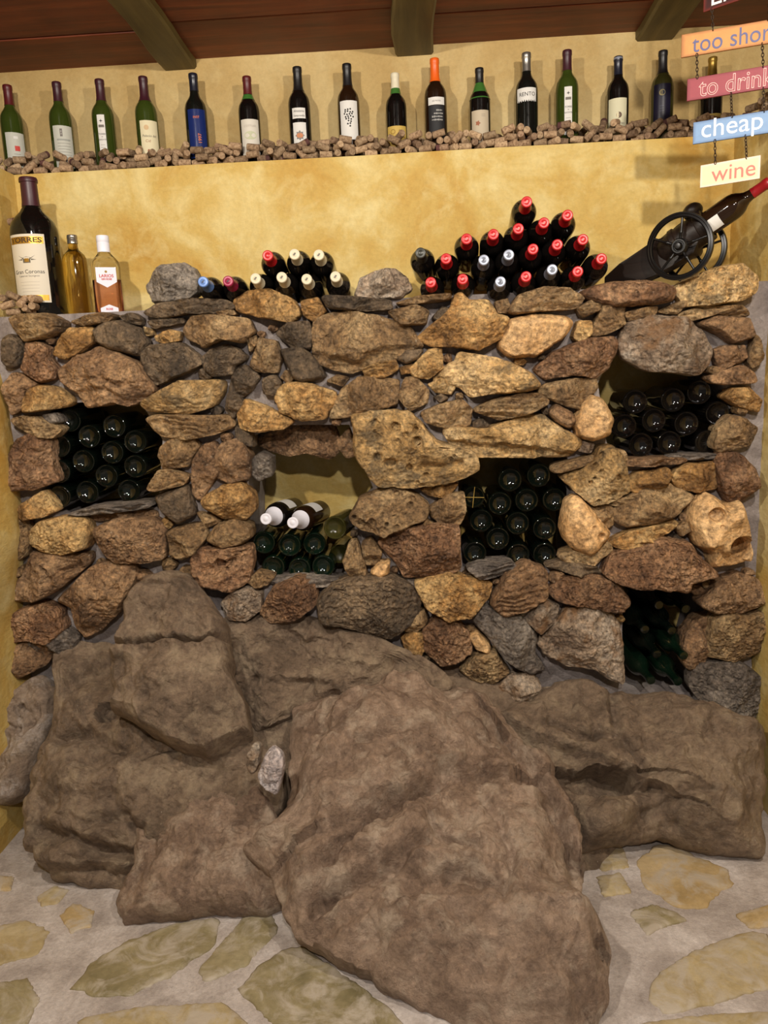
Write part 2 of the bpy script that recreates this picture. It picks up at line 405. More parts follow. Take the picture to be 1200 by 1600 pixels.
STYLES = {  # rough amp, ridged amp, strata, pits, granular, facets
    's': dict(n=0.004, r=0.000, st=0.0, pit=0.0, g=0.0006, fac=2, slope=0.25, p=3.2, q=2.1),
    'f': dict(n=0.009, r=0.009, st=0.003, pit=0.0, g=0.002, fac=9, slope=0.70, p=8.0, q=2.8),
    'c': dict(n=0.012, r=0.018, st=0.003, pit=0.0, g=0.003, fac=8, slope=0.6, p=7.0, q=2.6),
    'g': dict(n=0.010, r=0.012, st=0.0, pit=0.006, g=0.006, fac=4, slope=0.5, p=7.0, q=2.6),
    'p': dict(n=0.008, r=0.008, st=0.002, pit=0.015, g=0.002, fac=4, slope=0.45, p=8.0, q=2.8),
    'l': dict(n=0.007, r=0.007, st=0.012, pit=0.0, g=0.002, fac=4, slope=0.5, p=7.0, q=2.6),
}
ROCK_ID = [0]
def rock(name, pts, o, n, T, style, mat, parent, N=80, M=22, depth=0.08, feats=(), jit=0.05, smooth_h=0.0, lift=0.0, styl=None, grow=1.0):
    """pts: outline in photo pixels, cast onto the plane (o, n); T: bulge of the stone in front of the plane"""
    ROCK_ID[0] += 1; sd = ROCK_ID[0] * 13 + 5
    rg = np.random.default_rng(sd)
    S = styl or STYLES[style]
    o = np.array(o, float); n = np.array(n, float); n /= np.linalg.norm(n)
    if abs(n[2]) > .999: u = np.array([1.0, 0, 0]); v = np.array([0, 1.0, 0])
    else:
        u = np.cross([0, 0, 1.0], n); u = -u if u[0] < 0 else u; u /= np.linalg.norm(u)
        v = np.cross(n, u); v = -v if v[2] < 0 else v
    def to2(px, py):
        q = PP(px, py, o + n * lift, n) - o; return (q @ u, q @ v)
    p2 = [to2(*q) for q in pts]
    c = centroid(p2)
    th = np.linspace(0, 2 * math.pi, N, endpoint=False)
    R = star_radii(p2, c, th)
    if (R <= 0).any(): R = np.where(R <= 0, R[R > 0].mean(), R)
    R = (np.roll(R, 1) + 2 * R + np.roll(R, -1)) / 4
    size = float(R.mean())
    circ = np.stack([np.cos(th), np.sin(th), np.full(N, 0.37 * ROCK_ID[0])], 1)
    R = R * grow
    R = R * (1 + jit * fbm(circ, 3.2, 3, sd) + jit * 0.5 * fbm(circ, 11, 2, sd + 3))
    s = 1 - (1 - np.linspace(0, 1, M)) ** 1.35
    X = c[0] + np.outer(s[1:], R * np.cos(th)); Yv = c[1] + np.outer(s[1:], R * np.sin(th))
    p = np.vstack([[c], np.stack([X.ravel(), Yv.ravel()], 1)])
    ss = np.concatenate([[0.0], np.repeat(s[1:], N)])
    prof = (1 - ss ** S['p']) ** (1 / S['q'])
    h = T * prof
    for k in range(S['fac']):
        a = rg.uniform(0, 2 * math.pi); g = rg.uniform(0.15, 1.0) * S['slope'] * T / max(size, 1e-3) * 1.6
        h0 = T * rg.uniform(0.72, 1.05) if k else T * 0.93
        pl = h0 - g * ((p[:, 0] - c[0]) * math.cos(a) + (p[:, 1] - c[1]) * math.sin(a))
        h = np.minimum(h, np.maximum(pl, T * 0.22 * prof))
    k_s = min(1.3, max(0.35, size / 0.055))
    q3 = np.stack([p[:, 0], p[:, 1], np.full(len(p), 0.21 * ROCK_ID[0])], 1)
    em = np.clip((1 - ss) / 0.12, 0.0, 1.0) * 0.75 + 0.25
    em[ss > 0.999] = 0.0
    d = S['n'] * k_s * fbm(q3, 11 / max(k_s, 0.6), 4, sd) * 1.6
    if S['r']: d += S['r'] * k_s * (fbm(q3, 17 / max(k_s, 0.6), 4, sd + 7, ridged=True) - 0.35)
    if S['g']: d += S['g'] * fbm(q3, 95, 3, sd + 31, gain=0.6) * 1.5
    if S['st']:
        ph = p[:, 1] * 46 + 1.6 * fbm(q3, 9, 3, sd + 41)
        saw = ph - np.floor(ph)
        d += S['st'] * (np.minimum(saw * 1.4, (1 - saw) * 4) - 0.5)
    if S.get('lo'): d += S['lo'] * fbm(q3, 3.2, 3, sd + 81)
    if S['pit']:
        b1, b2, cid = worley(q3 * 34, sd + 51)
        rad = 0.22 + 0.25 * ((cid % 97) / 97.0)
        on = (cid % 5) < 2
        d -= S['pit'] * np.where(on, np.clip((rad - b1) / 0.12, 0, 1), 0)
    h = h + d * em
    for ft in feats:
        kind = ft[0]
        if kind == 'bump':
            q = np.array(to2(ft[1], ft[2])); rr = ft[3] / 480.0
            e = np.exp(-(((p - q) ** 2).sum(1)) / rr ** 2)
            h = h + ft[4] * e
        elif kind == 'hole':
            q = np.array(to2(ft[1], ft[2])); rr = ft[3] / 480.0; asp = ft[5] if len(ft) > 5 else 1.0
            dd = np.sqrt((p[:, 0] - q[0]) ** 2 + ((p[:, 1] - q[1]) / asp) ** 2) * (1 + 0.18 * fbm(q3, 26, 2, sd + 9))
            h = h - ft[4] * np.clip((rr - dd) / (rr * 0.35), 0, 1)
        elif kind in ('crack', 'step'):
            ln = [np.array(to2(*t)) for t in poly_px(ft[1])]
            best = np.full(len(p), 9.0); sg = np.ones(len(p)); endf = np.ones(len(p))
            wob = np.stack([fbm(q3, 16, 3, sd + 61), fbm(q3, 16, 3, sd + 67)], 1) * 0.012
            for ia, (a, b) in enumerate(zip(ln[:-1], ln[1:])):
                dist, side, t = seg_dist(p + wob, a, b)
                nn = dist < best
                sg = np.where(nn, side, sg); best = np.where(nn, dist, best)
            wd = ft[2] / 480.0
            if kind == 'crack':
                h = h - ft[3] * np.exp(-(best / wd) ** 2)
            else:   # surface falls away on the right-hand side of the line
                fall = np.exp(-np.maximum(best - wd, 0) / (ft[4] / 480.0))
                h = h - ft[3] * np.where(sg < 0, np.clip(best / wd, 0, 1) * fall, 0)
    lat = np.clip((1 - ss) * 6, 0, 1)[:, None] * 0.35 * S['r'] * k_s * np.stack([fbm(q3, 21, 3, sd + 71), fbm(q3, 21, 3, sd + 73)], 1)
    p = p + lat
    base = o[None] + p[:, :1] * u + p[:, 1:] * v + h[:, None] * n
    rim = p[-N:]
    b1 = o[None] + (c + (rim - c) * 0.99)[:, :1] * u + (c + (rim - c) * 0.99)[:, 1:] * v - n * depth * 0.4
    b2 = o[None] + (c + (rim - c) * 0.86)[:, :1] * u + (c + (rim - c) * 0.86)[:, 1:] * v - n * depth
    bc = o + c[0] * u + c[1] * v - n * depth
    V = np.vstack([base, b1, b2, bc[None]])
    F = []
    for k in range(N): F.append((0, 1 + k, 1 + (k + 1) % N))
    for r_ in range(M - 1 + 2 - 1):
        a0 = 1 + r_ * N; b0 = a0 + N
        for k in range(N):
            k2 = (k + 1) % N
            F.append((a0 + k, b0 + k, b0 + k2, a0 + k2))
    last = 1 + M * N; ctr = len(V) - 1
    for k in range(N): F.append((last + k, ctr, last + (k + 1) % N))
    loc = o + c[0] * u + c[1] * v
    me = mesh_data(name, V - loc, F, mat)
    if style != 's': me.set_sharp_from_angle(angle=math.radians(28))
    return obj(name, me, parent, loc)
# ------------------------------------------------------------------ stone wall
MR = {
    'o': rock_mat('ochre_stone', (118, 86, 50), (180, 138, 84), (222, 188, 132), speckle=0.35),
    't': rock_mat('tan_stone', (94, 74, 52), (154, 124, 88), (198, 170, 128), speckle=0.4),
    'b': rock_mat('brown_stone', (94, 70, 50), (146, 114, 84), (184, 150, 114), speckle=0.45),
    'r': rock_mat('russet_stone', (100, 72, 52), (154, 116, 86), (196, 158, 122), speck=(232, 206, 180), speckle=0.6, grain=1.3),
    'd': rock_mat('dark_stone', (70, 60, 50), (108, 92, 74), (142, 122, 98), speckle=0.4),
    'y': rock_mat('pale_yellow_stone', (144, 112, 68), (202, 166, 112), (234, 206, 158), speckle=0.3, stain=(112, 98, 76)),
    'g': rock_mat('grey_stone', (76, 68, 62), (116, 106, 98), (160, 150, 140), speckle=0.6),
    'w': rock_mat('whitish_stone', (112, 92, 76), (164, 144, 124), (206, 192, 176), speckle=0.6, stain=(150, 108, 66)),
    'h': rock_mat('smooth_ochre_stone', (148, 114, 74), (178, 142, 98), (200, 168, 124), grain=0.35, speckle=0.2),
    'k': rock_mat('slate', (82, 76, 72), (112, 104, 98), (146, 136, 126), grain=0.7, speckle=0.3),
}
def cement(name, a, b, c, grain=1.0):
    k = NT(name); tc = k.n('ShaderNodeTexCoord'); v = tc.outputs['Object']
    base = k.ramp(k.noise(v, 6, 7, 0.65, 0.3), [(0.32, lin(*a)), (0.5, lin(*b)), (0.68, lin(*c))])
    n2 = k.noise(v, 120, 5, 0.7)
    base = k.mix(0.5, base, k.ramp(n2, [(0.3, (0.6, 0.58, 0.56, 1)), (0.65, (1.2, 1.18, 1.15, 1))]), 'MULTIPLY')
    nb = k.bump(k.noise(v, 22, 8, 0.7), 0.5 * grain, 0.02)
    nb = k.bump(n2, 0.5 * grain, 0.006, nb)
    return k.done(base, 0.8, nb, 0.3)
M_MORTAR = cement('mortar', (112, 104, 102), (146, 137, 135), (176, 168, 166))
M_GROUT = cement('floor_cement', (148, 137, 130), (178, 167, 160), (206, 197, 192), 0.8)

YM = 2.535                       # face of the mortar between the stones
SHELF_Z = P(480, 453, 2.53)[2] - 0.0385
HOLES = [poly_px(s) for s in (
    '75,655 100,636 215,630 224,650 247,690 240,792 100,806 74,792',
    '398,690 440,672 540,672 565,740 577,772 550,800 541,907 395,907 393,800',
    '725,712 878,712 888,760 888,888 730,890 722,800',
    '943,600 972,548 1060,570 1118,590 1146,640 1130,712 968,720 955,690',
    '978,920 1050,920 1108,938 1106,1000 1085,1082 978,1082')]
def inside(x, z, poly):
    r = False
    for (x0, y0), (x1, y1) in zip(poly, poly[1:] + poly[:1]):
        if (y0 > z) != (y1 > z) and x < (x1 - x0) * (z - y0) / (y1 - y0) + x0: r = not r
    return r
HW = []
for h in HOLES:
    cx, cy = centroid(h); HW.append([(P(cx + (a - cx) * 1.09, cy + (b - cy) * (1.07 if b < cy else 1.0), YM)[0], P(a, cy + (b - cy) * (1.07 if b < cy else 1.0), YM)[2]) for a, b in h])
cs = 0.014
nx = int((XR - XL) / cs) + 1; nz = int((SHELF_Z - 0.30) / cs)
gx = np.linspace(XL, XR, nx + 1); gz = np.linspace(0.30, SHELF_Z, nz + 1)
keep = np.ones((nz, nx), bool)
for j in range(nz):
    for i in range(nx):
        x = (gx[i] + gx[i + 1]) / 2; z = (gz[j] + gz[j + 1]) / 2
        if any(inside(x, z, h) for h in HW): keep[j, i] = False
gp = np.array([(x, YM, z) for z in gz for x in gx])
gy = YM - 0.012 * fbm(gp, 9, 3, 2) - 0.004 * fbm(gp, 40, 3, 4)
gp[:, 1] = gy
def snap(x, z):
    best = (1e9, x, z)
    for h in HW:
        for (x0, z0), (x1, z1) in zip(h, h[1:] + h[:1]):
            dx, dz = x1 - x0, z1 - z0; t = min(1, max(0, ((x - x0) * dx + (z - z0) * dz) / (dx * dx + dz * dz)))
            qx, qz = x0 + t * dx, z0 + t * dz; d = (qx - x) ** 2 + (qz - z) ** 2
            if d < best[0]: best = (d, qx, qz)
    return best
W1 = nx + 1
for j in range(1, nz):
    for i in range(1, nx):
        kk = keep[j - 1:j + 1, i - 1:i + 1]
        if kk.any() and not kk.all():
            d, qx, qz = snap(gx[i], gz[j])
            gp[j * W1 + i, 0] = qx; gp[j * W1 + i, 2] = qz
V = [tuple(q) for q in gp]; F = []; ecount = {}
for j in range(nz):
    for i in range(nx):
        if keep[j, i]:
            a = j * W1 + i; q = (a, a + 1, a + W1 + 1, a + W1); F.append(q)
            for e in zip(q, q[1:] + q[:1]): ecount.setdefault(tuple(sorted(e)), []).append(e)
bmap = {}
def bvert(i):
    if i not in bmap:
        bmap[i] = len(V); V.append((V[i][0], YB - 0.008, V[i][2]))
    return bmap[i]
for e, l in ecount.items():
    if len(l) == 1:
        a, b = l[0]; F.append((b, a, bvert(a), bvert(b)))
stone_wall = obj('wall_stone', mesh_data('wall_stone', V, F, M_MORTAR))
stone_wall.data.set_sharp_from_angle(angle=math.radians(40))
tag(stone_wall, 'rubble stone wall with grey mortar and niches full of wine bottles', kind='structure')

# style, colour, bulge, extra set-back, outline in photo pixels
STONES = '''
l t .06 0|6,497 22,490 70,489 98,502 94,516 70,528 35,533 18,515
s d .05 .02|1,528 12,521 28,530 33,550 25,572 12,577 1,568
g r .05 0|36,535 58,533 75,545 72,560 84,575 82,592 60,598 45,588 28,577 32,560
f o .06 0|76,555 85,530 105,512 140,510 143,535 115,555 95,562
s d .06 0|140,517 160,501 185,500 215,513 227,535 216,557 170,546 148,535
c b .09 0|84,577 110,558 150,540 180,552 215,570 238,610 220,625 195,636 178,630 130,639 105,610 84,595
l t .05 0|98,503 125,495 160,487 182,492 167,504 130,509
f d .04 0|180,493 205,488 219,497 216,508 192,502
l d .07 0|215,489 240,472 300,465 350,466 368,480 330,490 290,489 245,498
l d .03 .01|225,501 285,496 286,505 240,514
l t .04 0|330,488 362,483 368,491 335,495
f o .04 0|238,525 262,514 279,518 278,532 255,538 240,533
f y .03 .01|221,509 235,514 239,523 225,526
c t .07 0|280,515 295,493 330,491 385,496 395,520 375,536 345,530 315,543 290,529
c d .07 0|216,552 235,538 280,535 305,555 313,569 280,586 240,603 218,577
c d .06 0|309,560 325,545 350,538 370,544 384,560 366,571 361,586 330,589 315,576
f d .03 .01|307,580 320,573 332,588 320,596 310,591
f y .08 0|216,629 245,612 275,595 345,594 346,615 330,636 290,648 225,643
l t .07 0|221,656 240,648 330,650 355,647 364,668 330,681 290,688 245,684
c o .06 0|32,627 40,608 60,602 80,605 107,625 98,637 70,641 35,646
f b .05 0|1,603 12,582 25,583 58,600 35,612 31,640 10,650 4,620
c t .06 0|7,656 30,650 55,652 92,672 80,686 55,683 20,669
s g .04 .02|62,648 85,645 93,660 80,665
c r .08 0|19,690 45,675 70,690 74,735 83,756 50,766 4,769 1,750 12,715
f t .06 0|245,700 265,685 300,687 309,700 296,716 291,731 255,736 242,715
l t .06 0|227,765 245,736 260,733 294,746 286,759 240,769
s d .05 0|239,776 260,768 290,760 303,805 276,821 250,801
f b .05 .01|299,720 315,695 337,690 341,740 326,761 310,787 297,776
f b .07 0|327,710 345,692 373,685 389,715 386,751 355,758 331,746
c o .07 0|311,780 345,760 375,757 396,780 396,801 379,816 345,813 318,796
f t .04 .01|303,801 330,806 346,816 322,827
f o .06 0|2,806 30,788 60,768 72,785 84,800 65,809 40,813
g t .06 0|-4,815 20,810 38,818 41,850 35,873 10,881 -4,878
g o .07 0|39,834 55,818 90,810 130,812 139,835 134,858 95,868 60,863 38,852
g b .08 0|144,826 180,812 240,814 254,830 253,876 225,881 180,881 162,869 150,847
c t .06 0|259,831 290,822 316,820 321,840 305,866 280,879 261,871
s t .06 0|319,846 335,822 365,812 391,825 393,840 375,853 345,859
p r .07 0|297,871 310,857 350,858 389,855 394,880 386,911 360,926 315,916 299,896
c b .08 0|7,916 30,895 42,867 70,866 105,868 134,870 135,886 110,906 85,926 55,941 14,943
s t .04 0|14,896 30,885 34,900 20,907
c b .09 0|79,943 110,915 135,890 165,881 201,884 206,906 186,956 155,986 125,1004 110,986 104,956
g r .07 0|7,966 25,955 60,945 86,955 96,986 75,1009 45,1001 9,1006
c b .08 0|-5,1030 20,1010 55,1003 81,1020 70,1041 40,1056 20,1066 -5,1088
f o .08 0|359,469 385,452 420,450 458,467 467,490 450,503 400,494 368,486
f o .05 0|469,469 495,463 509,485 491,504 472,493
l d .06 0|499,460 545,462 613,467 613,483 560,486 510,481
f t .11 0|486,498 520,485 560,487 600,494 640,510 664,540 640,556 570,576 545,584 500,571 484,556
f d .06 0|426,520 450,503 480,501 487,520 483,546 455,544
s d .06 .01|436,546 470,540 500,569 508,590 470,599 455,591
f t .06 0|387,571 402,526 430,533 438,560 431,583 400,581
f t .04 0|384,531 398,523 401,538 388,551
c d .06 .01|354,606 365,575 380,570 400,583 404,591 390,611 370,626 354,616
c d .05 .01|409,591 428,585 439,600 429,619 409,616
f t .04 .01|436,590 445,577 459,590 450,601
f o .08 0|429,606 450,597 480,599 520,612 524,625 506,656 470,659 435,646 427,625
f t .09 0|511,656 530,610 560,588 600,591 623,594 621,633 590,641 560,653
f t .04 0|507,596 525,585 546,590 535,604
l o .05 0|564,577 590,565 619,563 623,578 600,591 572,591
s d .04 .01|619,561 635,547 663,545 655,561 635,569
f o .07 0|639,576 670,545 691,543 693,575 670,593 645,589
f o .03 .01|623,574 645,568 644,583 627,586
f t .06 0|621,621 632,590 650,588 671,610 669,630 640,643
f o .07 0|367,651 380,624 410,634 430,645 458,660 440,673 400,676 372,671
f d .05 0|349,641 352,614 372,616 379,630 362,656
s d .04 .02|366,681 366,664 393,671 396,701 372,696
f g .05 .03|389,721 405,707 423,715 423,745 400,754 389,741
c b .05 .13|395,692 440,662 520,662 535,700 515,719 480,709 450,713 420,706
f b .04 .10|522,692 545,668 560,712 540,718
p y .12 0|547,650 580,642 640,644 660,664 680,690 715,700 742,705 749,735 720,753 650,763 595,761 575,746 555,711
p t .08 0|544,811 560,780 590,769 615,762 650,774 669,790 669,811 640,823 600,840 560,826
f o .05 .01|653,765 690,758 719,756 700,779 670,776
f t .06 0|669,796 700,775 726,772 729,800 721,823 690,823 675,811
g t .04 0|643,826 665,812 684,822 670,839
g r .09 0|589,851 635,825 690,821 718,824 721,891 700,906 630,906 620,886
f t .06 0|534,881 545,849 556,844 569,880 575,911 550,914
f t .05 0|564,851 578,842 597,865 591,886 570,886
s o .05 0|577,896 590,880 609,880 608,898 592,906
f t .05 0|380,911 400,896 427,905 415,918 395,921
g d .10 0|493,941 520,915 560,904 610,904 641,919 657,945 651,976 610,1001 560,987 500,976
g r .08 0|403,961 425,919 460,906 491,911 496,946 460,971 420,976
g w .07 0|341,946 360,927 385,921 406,930 406,956 385,971 355,969
c o .10 0|650,526 690,495 703,480 712,458 722,454 735,467 766,467 777,490 797,495 786,526 750,547 710,541 670,541
l t .06 0|604,486 650,475 671,485 666,506 625,509
l t .05 0|611,474 650,462 706,457 706,468 640,476
s d .04 .02|674,496 690,478 706,480 701,498 690,509
f t .05 0|774,470 795,465 801,489 778,489
l t .08 0|794,486 810,460 850,447 890,449 917,465 906,481 850,486 805,491
s o .08 0|779,541 795,500 830,489 890,494 899,505 886,526 840,557 800,559
l t .05 0|903,481 925,467 950,472 936,486 912,497
s r .08 0|911,456 930,445 960,439 1010,436 1040,439 1062,450 1056,469 1020,476 960,479 920,466
f t .07 0|924,521 945,474 960,467 981,475 979,506 955,521 930,526
f o .05 0|896,526 905,500 926,500 926,521 910,537
c r .09 0|838,576 870,548 920,528 966,524 973,535 956,576 935,591 900,586 855,594
c y .10 0|679,581 713,562 720,549 780,559 830,580 848,605 820,613 770,616 735,622 720,606 679,601
f y .05 0|668,601 690,591 717,600 705,617 680,614
l t .08 0|738,641 770,625 810,614 845,614 862,630 825,649 780,657 750,647
f t .06 0|656,646 690,631 725,624 739,640 736,666 700,672 665,661
s d .04 .01|738,659 755,653 767,665 755,674 739,669
s d .03 .01|677,621 690,613 702,622 688,631
f y .11 0|686,668 760,671 825,649 850,649 913,690 906,711 890,718 800,717 735,717 708,697
f t .07 0|840,611 855,600 900,591 935,591 939,605 911,642 880,633 845,617
s b .05 0|858,646 870,631 895,644 903,660 890,671 872,661
s o .08 0|899,661 910,635 925,617 945,624 962,655 956,681 930,691 904,683
l t .05 0|861,736 870,728 930,711 934,722 900,733 868,741
f w .04 0|903,706 912,689 932,695 926,709
p y .09 0|876,746 910,735 930,720 940,699 960,697 977,715 987,770 960,786 930,792 905,772
f t .04 0|963,706 978,704 982,720 967,721
s o .08 0|879,831 888,784 905,777 930,800 957,835 946,851 925,872 900,861 884,846
f t .05 0|923,796 945,789 962,795 962,821 950,830 935,813
l t .04 .01|928,789 960,780 990,774 997,785 965,791
f o .07 0|981,756 1000,740 1050,732 1054,745 1030,766 1000,777 984,766
f o .07 0|1052,746 1075,727 1121,724 1127,766 1090,772 1060,763
f t .08 0|960,801 1000,770 1045,756 1094,780 1070,801 1030,821 985,827 962,816
l o .06 0|953,849 990,832 1060,814 1065,825 1030,846 990,860 960,857
s t .04 0|1056,823 1075,814 1082,830 1065,840
g r .10 0|946,901 960,870 1030,844 1080,849 1090,865 1127,900 1082,912 1080,927 1040,922 990,920 960,912
c r .08 0|1123,722 1135,707 1160,709 1187,735 1192,761 1165,787 1145,790 1130,766
c t .07 0|1121,701 1128,670 1150,649 1168,654 1192,670 1182,691 1160,704 1130,709
f o .06 0|1138,621 1150,607 1175,604 1197,625 1192,646 1160,636
f b .06 0|1111,591 1130,580 1165,569 1185,585 1185,598 1140,602 1118,599
f b .06 0|1120,546 1140,539 1170,539 1174,559 1150,572 1130,580 1124,561
s b .06 0|1095,506 1120,491 1175,496 1185,526 1150,537 1130,521
f t .05 0|1173,566 1180,540 1185,519 1194,530 1199,561 1180,579
l t .06 0|1063,491 1090,479 1160,476 1175,490 1165,497 1120,491 1085,502
c w .12 0|973,536 985,504 1020,491 1080,494 1107,515 1122,545 1122,566 1095,587 1060,582 1020,580 985,561
g y .10 0|1061,446 1085,431 1130,414 1160,411 1190,432 1187,456 1160,470 1110,477 1075,477
l t .04 .01|1028,486 1070,467 1074,475 1060,491 1045,490
l t .05 0|978,487 1008,480 1032,477 1030,490 985,502
g o .08 0|646,911 700,899 745,907 772,915 766,936 735,966 700,972 665,951
l b .08 0|766,946 790,900 825,882 857,895 857,936 820,956 785,965
g r .07 0|856,926 890,905 915,897 965,909 987,940 976,961 930,951 870,941
f w .07 0|808,961 830,945 850,939 877,950 871,976 845,992
f g .09 0|738,976 760,950 785,964 815,964 842,1000 839,1031 857,1050 830,1060 790,1032 768,1006
c w .11 0|843,1011 870,985 890,959 930,951 965,969 977,1000 977,1072 950,1062 930,1047 890,1047 855,1032
g r .07 0|660,986 680,967 710,971 733,990 739,1021 715,1037 690,1042 664,1021
f o .05 0|626,1001 645,989 662,994 667,1016 655,1035 634,1021
f t .05 0|630,989 645,965 663,954 669,970 650,995
s o .05 0|731,996 745,987 767,1010 767,1024 744,1016
g t .06 0|718,1051 745,1025 775,1019 797,1055 770,1072 740,1070
f w .07 0|778,1081 795,1060 830,1056 847,1075 847,1096 820,1112 795,1107
f b .06 .02|1066,1031 1075,1000 1095,974 1119,964 1117,1000 1106,1041 1095,1057 1075,1047
g b .08 0|1095,946 1120,915 1160,899 1190,909 1204,925 1197,946 1160,962 1110,957
g t .08 0|1108,1031 1115,975 1130,957 1170,964 1205,959 1205,1021 1150,1037
g g .08 0|1081,1076 1100,1044 1160,1039 1190,1059 1206,1090 1197,1117 1170,1134 1130,1112 1095,1097
f t .05 0|873,871 900,862 955,849 962,863 925,887 885,881
l k .05 0|96,806 140,793 237,784 238,794 170,802 105,810
l k .05 0|728,889 755,882 800,879 810,891 780,902 750,907
l d .05 0|849,888 880,880 930,884 947,900 930,907 880,894
l b .06 0|968,723 1000,718 1075,716 1079,726 1030,729 975,731
l k .04 .01|1043,712 1132,710 1133,718 1050,720
l k .04 .01|412,906 480,903 545,908 549,919 480,917 425,916
f g .06 0|20,1010 60,1000 90,985 118,1000 110,1020 85,1032
f b .05 .03|128,806 155,800 240,798 246,812 180,812 148,818
f g .05 .02|596,905 650,905 660,935 642,925
'''
FE = {  # details of single stones, keyed by the first outline point
    (1082, 820): None,
    (547, 650): [('hole', 652, 690, 9, .03), ('hole', 618, 667, 8, .025), ('hole', 635, 680, 5, .02), ('hole', 590, 713, 7, .02), ('hole', 640, 730, 6, .018),
                 ('hole', 610, 722, 12, .02, .7), ('hole', 585, 680, 8, .02), ('crack', '660,728 690,730 718,725', 7, .028), ('crack', '640,676 655,668', 6, .02)],
    (879, 831): [('hole', 938, 836, 7, .02), ('hole', 926, 822, 3, .01)],
    (899, 661): [('hole', 932, 655, 6, .006), ('bump', 930, 640, 25, .01)],
    (486, 498): [('step', '484,545 560,560 600,535 664,538', 8, .03, 60)],
    (686, 668): [('step', '735,690 790,690 850,700 905,708', 8, .035, 40), ('hole', 760, 690, 14, .015, .7)],
    (84, 577): [('crack', '130,595 165,592 185,600', 5, .015), ('step', '110,610 165,600 200,620 236,612', 6, .018, 40)],
    (446, 400): None,
    (7, 916): [('hole', 20, 900, 8, .03), ('crack', '70,890 78,905 95,895 118,885', 5, .03), ('bump', 88, 902, 10, .015)],
    (297, 871): [('hole', 345, 880, 9, .03), ('crack', '318,890 345,885 365,875', 6, .02)],
}
YS0 = 2.500; OUT = []
for line in STONES.strip().splitlines():
    hd, pt = line.split('|'); st, co, T, sb = hd.split(); T = float(T); sb = float(sb)
    pts = poly_px(pt)
    big = max(q[0] for q in pts) - min(q[0] for q in pts)
    N, M = (112, 32) if big > 90 else ((84, 24) if big > 45 else (56, 15))
    feats = FE.get((int(pts[0][0]), int(pts[0][1]))) or ()
    mt = MR['h'] if (st == 's' and co == 'o') else MR[co]
    rock('stone', pts, (0, YS0 + sb, 1.3), (0, -1, 0), T, st, mt, stone_wall, N, M, depth=0.09, feats=feats, lift=T * 0.55, grow=1.03)
    OUT.append(pts)
# smooth stone with two drilled holes
rock('holed_stone', poly_px('1082,820 1090,790 1110,771 1128,779 1138,792 1165,784 1177,820 1182,860 1182,881 1150,892 1120,895 1117,872 1094,857'),
     (0, YS0, 1.3), (0, -1, 0), 0.12, 's', MR['h'], stone_wall, 128, 64, depth=0.09, lift=0.07, jit=0.02,
     feats=[('hole', 1117, 802, 12, .03), ('hole', 1160, 856, 20, .10), ('hole', 1124, 821, 3.5, .008), ('step', '1095,858 1125,848 1145,862', 10, .03, 60), ('bump', 1150, 800, 18, .012)])

# small chinking stones wherever the joints are wide
rg = random.Random(31)
def pdist(x, y, poly):
    b = 1e9
    for (x0, y0), (x1, y1) in zip(poly, poly[1:] + poly[:1]):
        dx, dy = x1 - x0, y1 - y0; t = min(1, max(0, ((x - x0) * dx + (y - y0) * dy) / (dx * dx + dy * dy + 1e-9)))
        b = min(b, math.hypot(x0 + t * dx - x, y0 + t * dy - y))
    return b
OUT.append(poly_px('1082,820 1090,790 1110,771 1128,779 1138,792 1165,784 1177,820 1182,860 1182,881 1150,892 1120,895 1117,872 1094,857'))
cand = 0
for _ in range(2600):
    x = rg.uniform(14, 1178); y = rg.uniform(492, 1040)
    if y > 905 and x < 620 and not x < 130: continue
    near = [q for q in OUT + HOLES if abs(q[0][0] - x) < 260 and abs(q[0][1] - y) < 260]
    if any(inside(x, y, q) for q in near): continue
    dd = min((pdist(x, y, q) for q in near), default=0)
    if dd < 4.5: continue
    r0 = min(dd * 1.15, 14) ; m_ = rg.choice('bbdtdbto')
    pts = []
    for k in range(7):
        a = 2 * math.pi * k / 7 + rg.uniform(-.3, .3); pts.append((x + r0 * rg.uniform(.9, 1.5) * math.cos(a), y + r0 * rg.uniform(.75, 1.1) * math.sin(a)))
    rock('chinking_stone', pts, (0, YS0 + .012, 1.3), (0, -1, 0), .02 + r0 * .0008, 'f', MR[m_], stone_wall, 32, 9, depth=.06, lift=.01)
    OUT.append(pts); cand += 1
    if cand > 150: break
